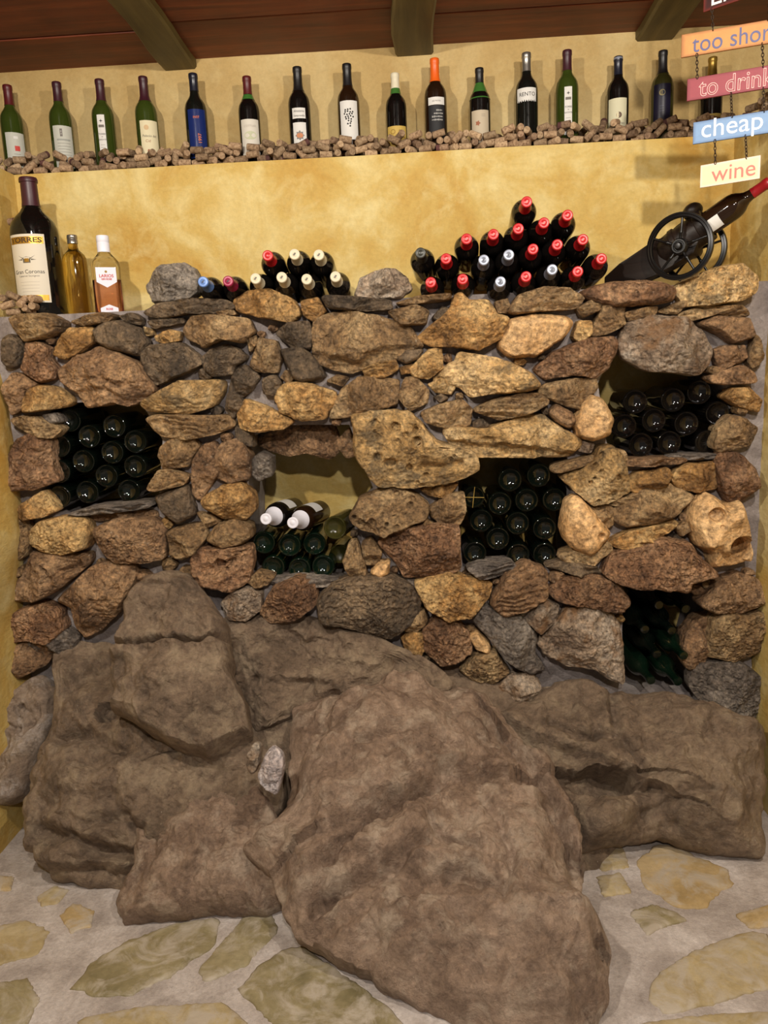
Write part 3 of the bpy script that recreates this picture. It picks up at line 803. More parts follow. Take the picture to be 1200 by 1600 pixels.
# ------------------------------------------------------------------ bedrock
def bed_mat(name, dark, mid, light, pale, pa=0.5):
    k = NT(name); tc = k.n('ShaderNodeTexCoord'); v = tc.outputs['Object']
    base = k.ramp(k.noise(v, 7.0, 9, 0.68, 0.25), [(0.30, lin(*dark)), (0.48, lin(*mid)), (0.68, lin(*light))])
    n2 = k.noise(v, 48, 9, 0.74, 0.1)
    base = k.mix(0.75, base, k.ramp(n2, [(0.30, (0.42, 0.39, 0.37, 1)), (0.52, (0.98, 0.96, 0.94, 1)), (0.74, (1.5, 1.45, 1.38, 1))]), 'MULTIPLY')
    pm = k.ramp(k.noise(v, 11, 9, 0.72, 0.4), [(0.50, (0, 0, 0, 1)), (0.66, (pa, pa, pa, 1))])
    base = k.mix(pm, base, lin(*pale))
    sp = k.ramp(k.noise(v, 150, 3, 0.6), [(0.68, (0, 0, 0, 1)), (0.76, (0.6, 0.6, 0.6, 1))])
    base = k.mix(sp, base, lin(225, 210, 190))
    nb = k.bump(k.noise(v, 9, 8, 0.62, 0.4), 0.6, 0.05)
    rn = k.n('ShaderNodeTexNoise', noise_type='RIDGED_MULTIFRACTAL', i_Scale=11.0, i_Detail=9.0, i_Roughness=0.62); k.l(v, rn.inputs['Vector'])
    nb = k.bump(rn.outputs['Fac'], 0.35, 0.016, nb)
    v2 = k.n('ShaderNodeTexVoronoi', i_Scale=20.0); k.l(k.vadd(v, k.noisec(v, 10, 0.09)), v2.inputs['Vector'])
    nb = k.bump(v2.outputs['Distance'], 0.22, 0.02, nb)
    nb = k.bump(k.noise(v, 55, 9, 0.76, 0.1), 1.0, 0.015, nb)
    return k.done(base, k.ramp(n2, [(0.3, (0.68,) * 3), (0.7, (0.45,) * 3)]), nb, 0.45)
M_BED = bed_mat('bedrock_brown', (102, 86, 71), (143, 122, 102), (172, 150, 126), (200, 178, 148), 0.5)
M_BED2 = bed_mat('bedrock_russet', (120, 97, 81), (164, 138, 117), (196, 169, 147), (218, 196, 172), 0.7)
M_BED3 = bed_mat('bedrock_pale', (128, 108, 92), (164, 144, 126), (194, 176, 158), (216, 204, 196), 0.8)

def smooth01(t): t = np.clip(t, 0, 1); return t * t * (3 - 2 * t)
xs = np.linspace(XL, XR, 150); ts = np.linspace(0, 1, 90)
XX, TT = np.meshgrid(xs, ts)
xk = [XL, -1.15, -0.9, -0.5, -0.2, 0.2, 0.5, 0.75, XR]
yf = np.interp(XX, xk, [2.50, 2.40, 2.22, 2.12, 2.08, 1.95, 2.05, 2.36, 2.38])
zt = np.interp(XX, xk, [0.50, 0.62, 0.68, 0.64, 0.54, 0.49, 0.40, 0.33, 0.33])
YY = 2.57 + (yf - 2.57) * TT
ZZ = zt * (1 - TT) - 0.04 * TT
pp = np.stack([XX.ravel(), YY.ravel(), ZZ.ravel()], 1)
hn = 0.020 * fbm(pp, 4, 4, 91) + 0.006 * fbm(pp, 25, 3, 92)
pp[:, 2] += hn * np.clip((1 - TT.ravel()) * 6, 0, 1); pp[:, 1] -= hn * 0.6
n_ = len(xs); F = []
for j in range(len(ts) - 1):
    for i in range(n_ - 1):
        a = j * n_ + i; F.append((a, a + n_, a + n_ + 1, a + 1))
bedrock = obj('bedrock', mesh_data('bedrock', pp, F, M_BED))
tag(bedrock, 'brown bedrock outcrop swelling out below the stone wall down to the floor', kind='structure')

BS = dict(n=0.022, r=0.020, st=0.0, pit=0.0, g=0.0014, fac=7, slope=0.45, p=3.4, q=1.7, lo=0.055)
BS4 = dict(BS, p=2.4, q=1.15, n=0.024, r=0.022, lo=0.06)
def boulder(name, pts, top, bot, T, mat, feats=(), N=240, M=110, S=None, xt=0.0, depth=0.15):
    A = P(*top); B = PZ(*bot)
    d = (A - B); d[0] = 0
    n = np.cross([1.0, 0, 0], d); n /= np.linalg.norm(n)
    if n[1] > 0: n = -n
    n = n + np.array([xt, 0, 0])
    return rock(name, poly_px(pts), B, n, T, 'c', mat, bedrock, N, M, depth=depth, feats=[tuple(list(q[:(3 if q[0] in ('crack','step') else 4)]) + [q[3 if q[0] in ('crack','step') else 4] * 1.9] + list(q[(4 if q[0] in ('crack','step') else 5):])) for q in feats], jit=0.06, lift=T * 0.5, styl=S or BS)
boulder('boulder', '325,985 350,965 400,958 480,962 570,985 660,1025 700,1050 720,1075 640,1095 520,1100 450,1130 400,1150 365,1100 335,1040', (500, 985, 2.50), (500, 1200, 0.20), 0.05, M_BED,
        [('crack', '400,1060 450,1068 520,1066', 8, .015), ('bump', 560, 1020, 40, .02)], 200, 80, S=BS4)
boulder('boulder', '70,1010 110,990 180,995 220,1090 270,1140 340,1165 395,1140 440,1190 440,1260 350,1330 215,1385 120,1385 60,1372 25,1315 22,1250 45,1190 70,1130 78,1070', (200, 1010, 2.50), (200, 1400, 0.0), 0.12, M_BED,
        [('crack', '95,1155 140,1150 200,1180', 9, .02), ('crack', '60,1300 120,1310 160,1330 205,1330', 10, .03), ('crack', '140,1290 200,1275 215,1300', 8, .025),
         ('step', '30,1340 110,1345 190,1350 215,1340', 10, .03, 60), ('bump', 130, 1235, 60, .02), ('hole', 172, 1115, 18, .03)])
boulder('boulder', '170,1400 205,1345 205,1270 275,1235 340,1195 405,1220 445,1300 462,1395 410,1420 340,1420 250,1432 185,1440', (310, 1215, 2.22), (310, 1440, 0.0), 0.10, M_BED2,
        [('hole', 378, 1300, 12, .012), ('crack', '300,1385 330,1330 385,1320', 8, .012), ('bump', 320, 1270, 40, .02), ('crack', '230,1300 250,1340', 6, .01)])
boulder('boulder', '165,1050 172,995 195,925 215,895 262,878 292,884 320,925 342,960 350,1000 352,1045 378,1090 384,1140 372,1168 322,1192 285,1182 250,1160 205,1130 172,1110', (270, 885, 2.50), (270, 1240, 0.28), 0.15, M_BED,
        [('crack', '165,1008 240,1003 320,1003 345,995', 5, .03), ('step', '170,1008 250,1005 345,1000', 6, -.02, 70), ('step', '180,1120 260,1150 320,1165 385,1130', 14, .05, 60),
         ('bump', 270, 1090, 60, .035), ('bump', 230, 950, 40, .015), ('crack', '205,895 235,915 300,920', 5, .008)])
boulder('boulder', '-34,1110 -10,1090 20,1075 62,1048 84,1080 76,1125 52,1195 25,1245 -34,1262', (35, 1060, 2.48), (35, 1260, 0.15), 0.06, M_BED3, [('hole', 35, 1110, 10, .02), ('crack', '10,1130 40,1150 60,1110', 6, .015)], 130, 50)
boulder('boulder', '765,1105 800,1085 840,1085 855,1060 900,1048 960,1070 1060,1072 1130,1098 1206,1130 1206,1335 1130,1330 1060,1305 985,1312 905,1325 870,1260 820,1190', (1000, 1065, 2.50), (1000, 1340, 0.02), 0.14, M_BED,
        [('hole', 945, 1222, 55, .11, .42), ('step', '880,1200 930,1210 985,1212 1010,1225', 8, .05, 40), ('crack', '860,1130 900,1150 960,1150', 8, .02), ('crack', '955,1080 965,1150 1000,1200', 6, .015),
         ('bump', 1080, 1260, 50, .035), ('bump', 940, 1280, 40, .03), ('bump', 1120, 1150, 60, .03), ('crack', '1010,1270 1040,1250 1100,1240', 7, .018), ('step', '800,1130 870,1160 990,1200', 8, .02, 60)], 260, 120, S=dict(BS, p=2.8, q=1.3))
boulder('boulder', '372,1300 425,1262 446,1225 446,1150 455,1082 520,1056 640,1044 745,1052 785,1085 815,1130 862,1160 898,1215 915,1290 918,1380 945,1440 962,1485 950,1540 920,1610 800,1625 700,1575 600,1520 545,1480 455,1440 432,1385 415,1340', (620, 1050, 2.50), (720, 1590, 0.0), 0.16, M_BED2,
        [('step', '800,1130 880,1205 912,1300', 14, .04, 40), ('crack', '505,1345 560,1300 620,1260 700,1200', 9, .03), ('crack', '490,1405 545,1380 600,1365 660,1325', 9, .03),
         ('bump', 580, 1330, 30, .03), ('bump', 655, 1275, 26, .02), ('crack', '670,1290 700,1320 745,1330', 7, .02), ('crack', '700,1385 740,1380 780,1400', 8, .022), ('bump', 715, 1360, 30, .02),
         ('step', '500,1300 600,1250 700,1205 800,1190', 10, .028, 90), ('hole', 940, 1482, 14, .025, .6), ('bump', 610, 1130, 80, .03), ('crack', '860,1240 890,1290 905,1360', 8, .02),
         ('bump', 850, 1450, 60, .03), ('crack', '640,1215 700,1195 735,1190', 6, .015), ('step', '520,1440 640,1400 760,1400 900,1420', 12, -.02, 90), ('crack', '560,1180 640,1160 720,1170', 6, .012), ('bump', 480, 1330, 40, .02), ('crack', '760,1250 800,1330 790,1420', 7, .014), ('bump', 900, 1420, 30, .02)], 340, 170, S=BS4)
# crystals in the hollow between the boulders
def chunk(pts, Y, T, mat, st='f'):
    rock('quartz', poly_px(pts), (0, Y, 0.5), (0, -0.95, 0.3), T, st, mat, bedrock, 56, 20, depth=0.05, lift=T * 0.5)
chunk('385,1180 395,1160 405,1165 402,1195 396,1212 386,1208 382,1195', 2.05, .04, MR['w'])
chunk('400,1215 412,1180 425,1165 440,1180 442,1205 432,1245 415,1240', 2.02, .04, rock_mat('white_quartz', (150, 138, 136), (198, 186, 186), (226, 218, 220), speckle=0.4))
# ------------------------------------------------------------------ floor
floor_bm = bmesh.new()
fx = np.linspace(-1.9, 1.6, 140); fy = np.linspace(-0.6, 2.6, 140)
FX, FY = np.meshgrid(fx, fy); fp = np.stack([FX.ravel(), FY.ravel(), np.zeros(FX.size)], 1)
fp[:, 2] = -0.004 + 0.0035 * fbm(fp, 5, 4, 77) + 0.0012 * fbm(fp, 35, 3, 78)
F = []
for j in range(139):
    for i in range(139):
        a = j * 140 + i; F.append((a, a + 1, a + 141, a + 140))
floor = obj('floor', mesh_data('floor', fp, F, M_GROUT))
floor_bm.free()
tag(floor, 'floor of worn irregular flagstones set in pale grey cement', kind='structure')
def flag_mat(name, dark, mid, light):
    k = NT(name); tc = k.n('ShaderNodeTexCoord'); oi = k.n('ShaderNodeObjectInfo')
    off = k.n('ShaderNodeVectorMath', operation='MULTIPLY_ADD')
    k.l(oi.outputs['Random'], off.inputs[0]); off.inputs[1].default_value = (3, 5, 7); k.l(tc.outputs['Object'], off.inputs[2]); v = off.outputs[0]
    base = k.ramp(k.noise(v, 7, 6, 0.6, 0.5), [(0.32, lin(*dark)), (0.5, lin(*mid)), (0.68, lin(*light))])
    n2 = k.noise(v, 45, 7, 0.7)
    base = k.mix(0.4, base, k.ramp(n2, [(0.3, (0.6, 0.58, 0.5, 1)), (0.65, (1.25, 1.22, 1.18, 1))]), 'MULTIPLY')
    sm = k.ramp(k.noise(v, 10, 7, 0.65, 1.4), [(0.44, (0, 0, 0, 1)), (0.62, (0.85, 0.85, 0.85, 1))])
    base = k.mix(sm, base, lin(178, 166, 150))
    nb = k.bump(k.noise(v, 14, 7, 0.65), 0.4, 0.01); nb = k.bump(n2, 0.35, 0.004, nb)
    return k.done(base, 0.6, nb, 0.4)
MF = {'v': flag_mat('olive_flagstone', (112, 102, 72), (136, 124, 92), (158, 146, 114)), 't': flag_mat('tan_flagstone', (150, 132, 94), (168, 150, 112), (182, 166, 132)),
      'o': flag_mat('amber_flagstone', (160, 136, 94), (174, 150, 108), (188, 166, 128))}
FS = dict(n=0.002, r=0.001, st=0.0, pit=0.0, g=0.0005, fac=0, slope=0.0, p=5.0, q=1.6)
for line in '''v|105,1548 150,1500 200,1470 290,1438 345,1436 335,1480 255,1532 190,1560
v|312,1512 385,1428 425,1425 434,1455 382,1512 318,1538
v|366,1548 430,1488 470,1478 560,1538 605,1568 640,1620 440,1625 400,1575
t|-10,1450 40,1438 78,1455 62,1492 -10,1508
o|93,1432 115,1410 148,1424 142,1447 110,1459
t|58,1402 85,1384 108,1391 92,1412 64,1417
o|-10,1368 22,1371 17,1391 -10,1394
v|-10,1535 42,1529 63,1560 38,1612 -10,1615
o|992,1346 1030,1318 1070,1328 1132,1358 1145,1382 1102,1418 1060,1418 1008,1387
t|932,1328 975,1323 983,1356 938,1362
t|932,1370 970,1364 988,1396 942,1402
v|982,1426 1020,1413 1060,1428 1075,1438 1030,1452 1012,1463
t|1005,1563 1030,1518 1100,1478 1180,1453 1210,1470 1210,1542 1100,1573 1040,1585
o|1148,1430 1210,1412 1210,1448 1172,1452
t|985,1600 1080,1588 1210,1580 1210,1650 1000,1650
t|120,1590 230,1572 350,1568 390,1600 370,1640 130,1640
t|640,1640 760,1645 900,1650 880,1720 650,1700
v|60,1660 200,1655 330,1665 310,1740 80,1730'''.splitlines():
    c_, pt = line.split('|')
    rock('flagstone', poly_px(pt), (0, 1.9, -0.003), (0, 0, 1), 0.007, 's', MF[c_], floor, 90, 14, depth=0.03, jit=0.11, styl=FS)
# ------------------------------------------------------------------ bottles
def glass(name, rgb, rough=0.06, spec=0.55, coat=0.0):
    return plain(name, rgb, rough, 0.0, spec, coat)
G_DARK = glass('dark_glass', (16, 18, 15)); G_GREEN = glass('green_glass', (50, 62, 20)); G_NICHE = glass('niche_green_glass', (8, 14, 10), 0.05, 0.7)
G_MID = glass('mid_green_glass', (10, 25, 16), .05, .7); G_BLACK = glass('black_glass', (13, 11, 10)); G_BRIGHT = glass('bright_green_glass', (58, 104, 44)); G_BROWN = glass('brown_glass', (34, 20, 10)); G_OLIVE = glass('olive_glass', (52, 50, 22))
def foil(name, rgb, rough=0.38, metal=0.0): return plain(name, rgb, rough, metal, 0.5)
CAPS = {k: foil(k + '_capsule', c, r, m) for k, c, r, m in (
    ('red', (190, 34, 38), .32, .15), ('silver', (150, 156, 172), .35, .45), ('cream', (206, 196, 170), .45, 0), ('black', (22, 20, 22), .4, 0), ('maroon', (84, 20, 24), .42, 0),
    ('plum', (58, 22, 32), .42, 0), ('orange', (226, 96, 22), .4, 0), ('ivory', (214, 206, 180), .5, 0), ('blue', (96, 130, 190), .35, .1), ('magenta', (142, 24, 66), .35, .1),
    ('navy', (26, 28, 42), .3, .1), ('steel', (150, 146, 140), .3, .8), ('gold', (150, 118, 48), .35, .6), ('white', (226, 226, 238), .45, 0), ('claret', (150, 20, 30), .4, 0), ('graphite', (52, 52, 46), .35, .2))}
BORDEAUX = [(0, .021), (.006, .0205), (.013, .0185), (.021, .0145), (.028, .0075), (.0318, .0018), (.0342, 0), (.0360, .0010), (.0371, .0045), (.0375, .011), (.0375, .182), (.0368, .192), (.0345, .203), (.0295, .213), (.0225, .222), (.0175, .231), (.0152, .242), (.0145, .255), (.0142, .283), (.0153, .2845), (.0153, .2935), (.0142, .297), (.009, .298), (0, .298)]
BURGUNDY = [(0, .024), (.012, .018), (.026, .004), (.032, 0), (.037, .002), (.040, .008), (.040, .10), (.0392, .12), (.036, .145), (.030, .172), (.0235, .198), (.0185, .222), (.0158, .245), (.0145, .265), (.0142, .283), (.0153, .2845), (.0153, .2935), (.0142, .297), (0, .298)]
TAPER = [(0, .02), (.015, .010), (.024, 0), (.028, .001), (.0305, .005), (.033, .06), (.0365, .14), (.0375, .175), (.0368, .19), (.033, .204), (.026, .216), (.0185, .228), (.0155, .242), (.0145, .26), (.0142, .283), (.0153, .2845), (.0153, .2935), (.0142, .297), (0, .298)]
def prof_r(prof, z):
    pr = sorted([(b, a) for k_, (a, b) in enumerate(prof) if k_ > 5 or b > .03]); return float(np.interp(z, [q[0] for q in pr], [q[1] for q in pr]))
MESH = {}
def lathe_mesh(key, prof, mat, n=32, sharp=60):
    k = (key, mat.name)
    if k not in MESH:
        v, f = lathe(prof, n); me = mesh_data(key, v, f, mat); me.set_sharp_from_angle(angle=math.radians(sharp)); MESH[k] = me
    return MESH[k]
def cap_prof(prof, z0, z1=.2995):
    zs = [z0] + [z for r, z in prof if z0 < z < .297 and r > .01] + []
    out = [(prof_r(prof, z0) - .0002, z0)] + [(prof_r(prof, z) + .0006, z) for z in zs] + [(.0152, z1 - .001), (.0135, z1), (.0115, z1), (.011, z1 - .0009), (.007, z1 - .0009), (.0062, z1 - .0002), (0, z1 - .0002)]
    return out
M_PAPER = plain('label_white', (222, 220, 214), 0.7); PAPER = {}
def paper(rgb, rough=0.65, metal=0.0):
    k = (rgb, rough, metal)
    if k not in PAPER: PAPER[k] = plain('label_print_%d' % len(PAPER), rgb, rough, metal)
    return PAPER[k]
def patch_mesh(prof, x0, x1, z0, z1, mat, lift=.0007, nu=16, nv=18, yaw=0.0, shape=None):
    """piece of label wrapped round the bottle; x: metres along the surface, facing -Y"""
    v = []; f = []
    for j in range(nv + 1):
        z = z0 + (z1 - z0) * j / nv; r = prof_r(prof, z) + lift
        for i in range(nu + 1):
            x = x0 + (x1 - x0) * i / nu; a = x / prof_r(prof, (z0 + z1) / 2) + yaw
            v.append((r * math.sin(a), -r * math.cos(a), z))
    for j in range(nv):
        for i in range(nu):
            q = j * (nu + 1) + i; f.append((q, q + 1, q + nu + 2, q + nu + 1))
    return mesh_data('label', v, f, mat)
def text_geo(s, size, shear=0.0, offset=0.0):
    cu = bpy.data.curves.new('t', 'FONT'); cu.body = s; cu.size = size; cu.shear = shear; cu.offset = offset
    cu.align_x = 'CENTER'; cu.align_y = 'CENTER'; cu.resolution_u = 3
    ob = bpy.data.objects.new('t', cu); COL.objects.link(ob)
    me = bpy.data.meshes.new_from_object(ob)
    v = [tuple(q.co) for q in me.vertices]; f = [tuple(p.vertices) for p in me.polygons]
    bpy.data.objects.remove(ob); bpy.data.meshes.remove(me); bpy.data.curves.remove(cu)
    return v, f
def wrap(v, prof, xc, zc, lift, yaw=0.0):
    out = []
    for (x, y, _) in v:
        z = zc + y; r = prof_r(prof, z) + lift; a = (xc + x) / prof_r(prof, zc) + yaw
        out.append((r * math.sin(a), -r * math.cos(a), z))
    return out
def disc_geo(rx, ry, n=18, x=0, y=0):
    v = [(x, y, 0)] + [(x + rx * math.cos(2 * math.pi * k / n), y + ry * math.sin(2 * math.pi * k / n), 0) for k in range(n)]
    return v, [(0, 1 + k, 1 + (k + 1) % n) for k in range(n)]
def rect_geo(x0, x1, y0, y1, n=6):
    v = [(x0 + (x1 - x0) * i / n, y, 0) for y in (y0, y1) for i in range(n + 1)]
    return v, [(i, i + 1, n + 2 + i, n + 1 + i) for i in range(n)]
def star_geo(r1, r2, n=8, x=0, y=0):
    v = [(x, y, 0)]
    for k in range(2 * n):
        r = r1 if k % 2 == 0 else r2; a = math.pi * k / n; v.append((x + r * math.cos(a), y + r * math.sin(a), 0))
    return v, [(0, 1 + k, 1 + (k + 1) % (2 * n)) for k in range(2 * n)]
def poly_geo(pts):
    return [(x, y, 0) for x, y in pts], [tuple(range(len(pts)))]
def merge(gs):
    V = []; F = []
    for v, f in gs:
        o = len(V); V += list(v); F += [tuple(i + o for i in q) for q in f]
    return V, F
def lines_geo(rows, w, pitch, th, y0, seed=1, ragged=0.3):
    rg = random.Random(seed); gs = []
    for k in range(rows):
        ww = w * (1 - ragged * rg.random()); gs.append(rect_geo(-ww / 2, ww / 2, y0 - k * pitch - th / 2, y0 - k * pitch + th / 2))
    return merge(gs)

def stand_bottle(name, loc, prof, gl, cap, z_cap, labels=(), yaw=0.0, H=.298, tilt=0.0, label='', cat='bottle', group=None, extra=()):
    root = empty(name, loc); root.scale = (1, 1, 1); sc = H / .298
    tag(root, label, cat, group)
    g = obj('glass_body', lathe_mesh(name, prof, gl), root)
    if cap: obj('capsule', lathe_mesh('capsule_%d' % int(z_cap * 1000), cap_prof(prof, z_cap), CAPS[cap]), root)
    for z0, z1, mat in extra:
        obj('capsule_band', lathe_mesh('band_%d' % int(z0 * 1e4), [(prof_r(prof, z0), z0), (prof_r(prof, z0) + .0011, z0), (prof_r(prof, z1) + .0011, z1), (prof_r(prof, z1), z1)], mat), root)
    for (x0, x1, z0, z1, mat, prints) in labels:
        z0 += .017; z1 += .017
        lb = obj('label', patch_mesh(prof, x0, x1, z0, z1, mat), root)
        for (geo, xc, zc, m) in prints:
            v, f = geo
            obj('print', mesh_data('print', wrap(v, prof, xc, zc + .017, .0014), f, m, False), lb)
    root.rotation_euler = (0, 0, yaw)
    if abs(sc - 1) > 0.004: root.scale = (1 + (sc - 1) * .5, 1 + (sc - 1) * .5, sc)
    return root
K = paper((30, 28, 28)); K2 = paper((110, 104, 98)); WH = paper((214, 212, 208)); CREAM = paper((214, 204, 170)); GREYL = paper((186, 186, 176)); GOLD = paper((176, 136, 52), .35, .7)
RED = paper((190, 60, 52)); BLUE = paper((24, 40, 96), .2); ORG = paper((226, 120, 44)); NAVY = paper((22, 20, 40), .3); DGOLD = paper((148, 116, 40)); TAN = paper((150, 92, 62)); GREEN = paper((132, 140, 96)); GOLDL = paper((190, 160, 78))
def T(s, size, **k): return text_geo(s, size, **k)
YS = 2.953
def on_ledge(px, py_top, y=YS):
    X = P(px, 175, y)[0]; zt = P(px, py_top, y)[2]; return X, zt - Z_LEDGE
def gazate(dx):
    return (dx - .0125, dx + .0125, .022, .165, WH, [(T('TORRE', .0075), dx, .105, K), (T('de', .005), dx, .097, K), (T('GAZATE', .0065), dx, .088, K), (rect_geo(-.009, .009, -.004, .004), dx, .130, K2),
            (star_geo(.006, .002, 4), dx, .146, K), (lines_geo(5, .016, .008, .0008, 0, 3), dx, .072, K2)])
LG = 'bottles standing on the cork ledge'
dots = []
for row, (n, y) in enumerate(((3, 0), (4, -.007), (4, -.014), (4, -.021), (3, -.028), (2, -.035), (2, -.042), (1, -.050))):
    for k in range(n):
        dots.append(disc_geo(.0028, .0028, 12, (k - (n - 1) / 2) * .0082 + (.002 if row % 2 else -.001) + row * .0004, y + .0012 * ((k * 7 + row) % 3 - 1)))
scrib = []
rg = random.Random(5)
for row in range(4):
    x = -.002 if row == 0 else (-.010 if row == 1 else -.017)
    while x < .018:
        wv = rg.uniform(.0012, .0028); hh = rg.uniform(.003, .006)
        scrib.append(rect_geo(x, x + .0009, -row * .0095 - hh / 2, -row * .0095 + hh / 2, 1)); scrib.append(rect_geo(x, x + wv, -row * .0095 - .0005, -row * .0095 + .0005, 1)); x += wv + .0012
LEDGE = [
    ('wine_bottle', 16, 133, BORDEAUX, G_GREEN, 'maroon', .236, [(-.034, .032, .02, .128, GREYL, [(rect_geo(-.008, .008, -.008, .008), .002, .078, RED), (rect_geo(-.007, .007, -.004, .004), 0, .112, WH), (lines_geo(4, .03, .009, .001, 0, 2), 0, .06, K2)])], .2, 'green wine bottle with red capsule and grey green label printed with a red block', ()),
    ('wine_bottle', 93, 125, BORDEAUX, G_GREEN, 'plum', .238, [(-.034, .034, .010, .140, GREYL, [(rect_geo(-.004, .004, -.012, .012), -.006, .118, K2), (disc_geo(.003, .006), -.006, .118, WH), (lines_geo(7, .045, .009, .0009, 0, 4), 0, .085, K2), (rect_geo(-.022, .022, -.0025, .0025), 0, .096, paper((150, 152, 146)))])], .1, 'green wine bottle with black capsule and large silver grey label', ()),
    ('wine_bottle', 160, 115, BORDEAUX, G_GREEN, 'plum', .232, [gazate(-.012)], .1, 'green wine bottle, TORRE de GAZATE label, next to the cream labelled bottle with plum capsule', ()),
    ('wine_bottle', 228, 119, BORDEAUX, G_GREEN, 'plum', .222, [(-.030, .034, .018, .140, CREAM, [(disc_geo(.008, .008), -.008, .118, paper((200, 170, 130))), (T('Palacio del', .011, shear=.1), 0, .092, K2), (T('Cid', .012, shear=.1), -.006, .076, TAN), (disc_geo(.004, .006), -.006, .045, TAN)])], .12, 'green wine bottle with plum capsule and wide cream label', ()),
    ('wine_bottle', 306, 114, BORDEAUX, G_DARK, 'navy', .245, [(-.034, .030, .015, .165, BLUE, [(T('INST', .010), -.004, .140, ORG), (merge([(([(-y, x, 0) for x, y, _ in t[0]]), t[1]) for t in [T('1997', .016)]]), .004, .075, ORG)])], .1, 'dark wine bottle with glossy blue label and orange vertical figures', ()),
    ('wine_bottle', 389, 121, BORDEAUX, G_BLACK, 'maroon', .240, [(-.034, .034, .018, .135, paper((206, 200, 188)), [(T('COTTIAR', .010), 0, .112, paper((170, 160, 150))), (disc_geo(.022, .014), 0, .082, paper((186, 188, 158))), (rect_geo(-.008, .008, -.002, .002), .004, .05, paper((176, 120, 110)))])], .0, 'dark wine bottle with maroon capsule, green neck and off white label', ((.222, .2385, G_BRIGHT),)),
    ('wine_bottle', 468, 102, BORDEAUX, G_BLACK, 'black', .225, [(-.026, .020, .118, .150, WH, [(T('Altozano', .010, shear=.2), -.003, .140, K), (T('Tempranillo', .008, shear=.2), -.003, .126, K)]), (-.026, .020, .025, .106, WH, [(star_geo(.016, .011, 8), -.003, .066, paper((120, 118, 116))), (disc_geo(.011, .008), -.003, .066, paper((190, 124, 84)))])], .0, 'black wine bottle with two white labels and an orange star emblem', ()),
    ('wine_bottle', 545, 98, BORDEAUX, G_BROWN, 'black', .232, [(-.032, .032, .045, .163, WH, [(merge(dots), -.002, .136, K)])], .0, 'black wine bottle with white label showing a bunch of black dots as grapes', ()),
    ('wine_bottle', 619, 116, BURGUNDY, G_BLACK, 'ivory', .246, [(-.038, .038, .020, .092, GOLDL, [(disc_geo(.009, .009), -.014, .072, DGOLD), (disc_geo(.006, .006), -.014, .072, GOLDL), (rect_geo(-.005, .005, -.006, .006), .012, .072, DGOLD), (rect_geo(-.034, .034, -.001, .001, 10), 0, .052, DGOLD), (lines_geo(3, .05, .008, .001, 0, 8), 0, .042, DGOLD)])], .0, 'sloping shouldered wine bottle with ivory capsule, green neck and gold label', ((.198, .246, G_BRIGHT), (.243, .2455, CAPS['black']))),
    ('wine_bottle', 681, 93, BORDEAUX, G_BROWN, 'orange', .228, [(-.026, .032, .135, .158, WH, [(T('LES MOTES', .006), .003, .146, K2)]), (-.026, .032, .035, .133, paper((20, 20, 24)), [(merge(scrib), .004, .118, WH)])], .0, 'dark wine bottle with bright orange capsule and black label with white scrawl', ()),
    ('wine_bottle', 750, 108, BORDEAUX, G_BLACK, 'black', .248, [(-.034, .034, .018, .130, paper((186, 172, 148)), [(star_geo(.010, .006, 5), -.008, .085, TAN), (lines_geo(2, .02, .006, .0009, 0, 2), .012, .115, K2)])], .0, 'wine bottle with dark capsule, bright green neck and stained beige label with brown seal', ((.190, .247, G_BRIGHT),)),
    ('wine_bottle', 823, 82, TAPER, G_DARK, 'steel', .243, [(-.035, .035, .112, .170, WH, [(T('RENTO', .0165), .002, .150, K)])], .0, 'tapering dark wine bottle with silver neck band, white label reading RENTO', ((.286, .2998, CAPS['black']),)),
    ('wine_bottle', 886, 80, BORDEAUX, G_GREEN, 'plum', .238, [gazate(.004)], .0, 'green wine bottle, TORRE de GAZATE label, next to the RENTO bottle', ()),
    ('wine_bottle', 965, 90, BORDEAUX, G_BLACK, 'navy', .238, [(-.035, .034, .018, .138, paper((204, 200, 170)), [(disc_geo(.009, .010), .005, .082, paper((90, 70, 56))), (disc_geo(.006, .009), .001, .082, CREAM), (T('CASTANAR', .007), .006, .054, K2), (lines_geo(3, .03, .007, .0009, 0, 6), .006, .042, K2)])], .0, 'dark wine bottle with navy capsule and pale label with a half dark disc', ((.289, .2955, CAPS['silver']),)),
    ('wine_bottle', 1034, 81, BORDEAUX, G_OLIVE, 'black', .225, [(-.030, .030, .04, .170, NAVY, [(disc_geo(.010, .010), 0, .142, paper((150, 138, 96))), (disc_geo(.007, .007), .002, .142, NAVY), (lines_geo(3, .018, .008, .001, 0, 6), 0, .10, paper((90, 92, 110)))])], .0, 'dark bottle with black capsule and midnight blue label bearing a gold ring', ()),
    ('wine_bottle', 1111, 91, BURGUNDY, G_BLACK, 'gold', .235, [(-.038, .038, .045, .075, GOLDL, [])], .0, 'wine bottle with dull gold capsule half hidden by the hanging signs', ()),
]
ledge_xy = []
for (nm, px, pt, pr, gl, cap, zc, labs, yaw, lab, ext) in LEDGE:
    X, H = on_ledge(px, pt)
    H = min(max(H, .27), .325); ledge_xy.append((X, YS))
    stand_bottle(nm, (X, YS, Z_LEDGE + .001), pr, gl, cap, zc, labs, yaw + math.atan2(X, 3.0) * -1, H, label=lab, group=LG, extra=ext)
# ledge continues over the right side wall
q = P(1199, 150, 2.62); stand_bottle('wine_bottle', (XR + .10, 2.63, Z_LEDGE + .001), BORDEAUX, G_DARK, 'white', .235, [(-.034, .034, .02, .13, WH, [])], -.6, label='dark wine bottle with white label on the side ledge behind the signs', group=LG)
ledge_xy.append((XR + .10, 2.63))

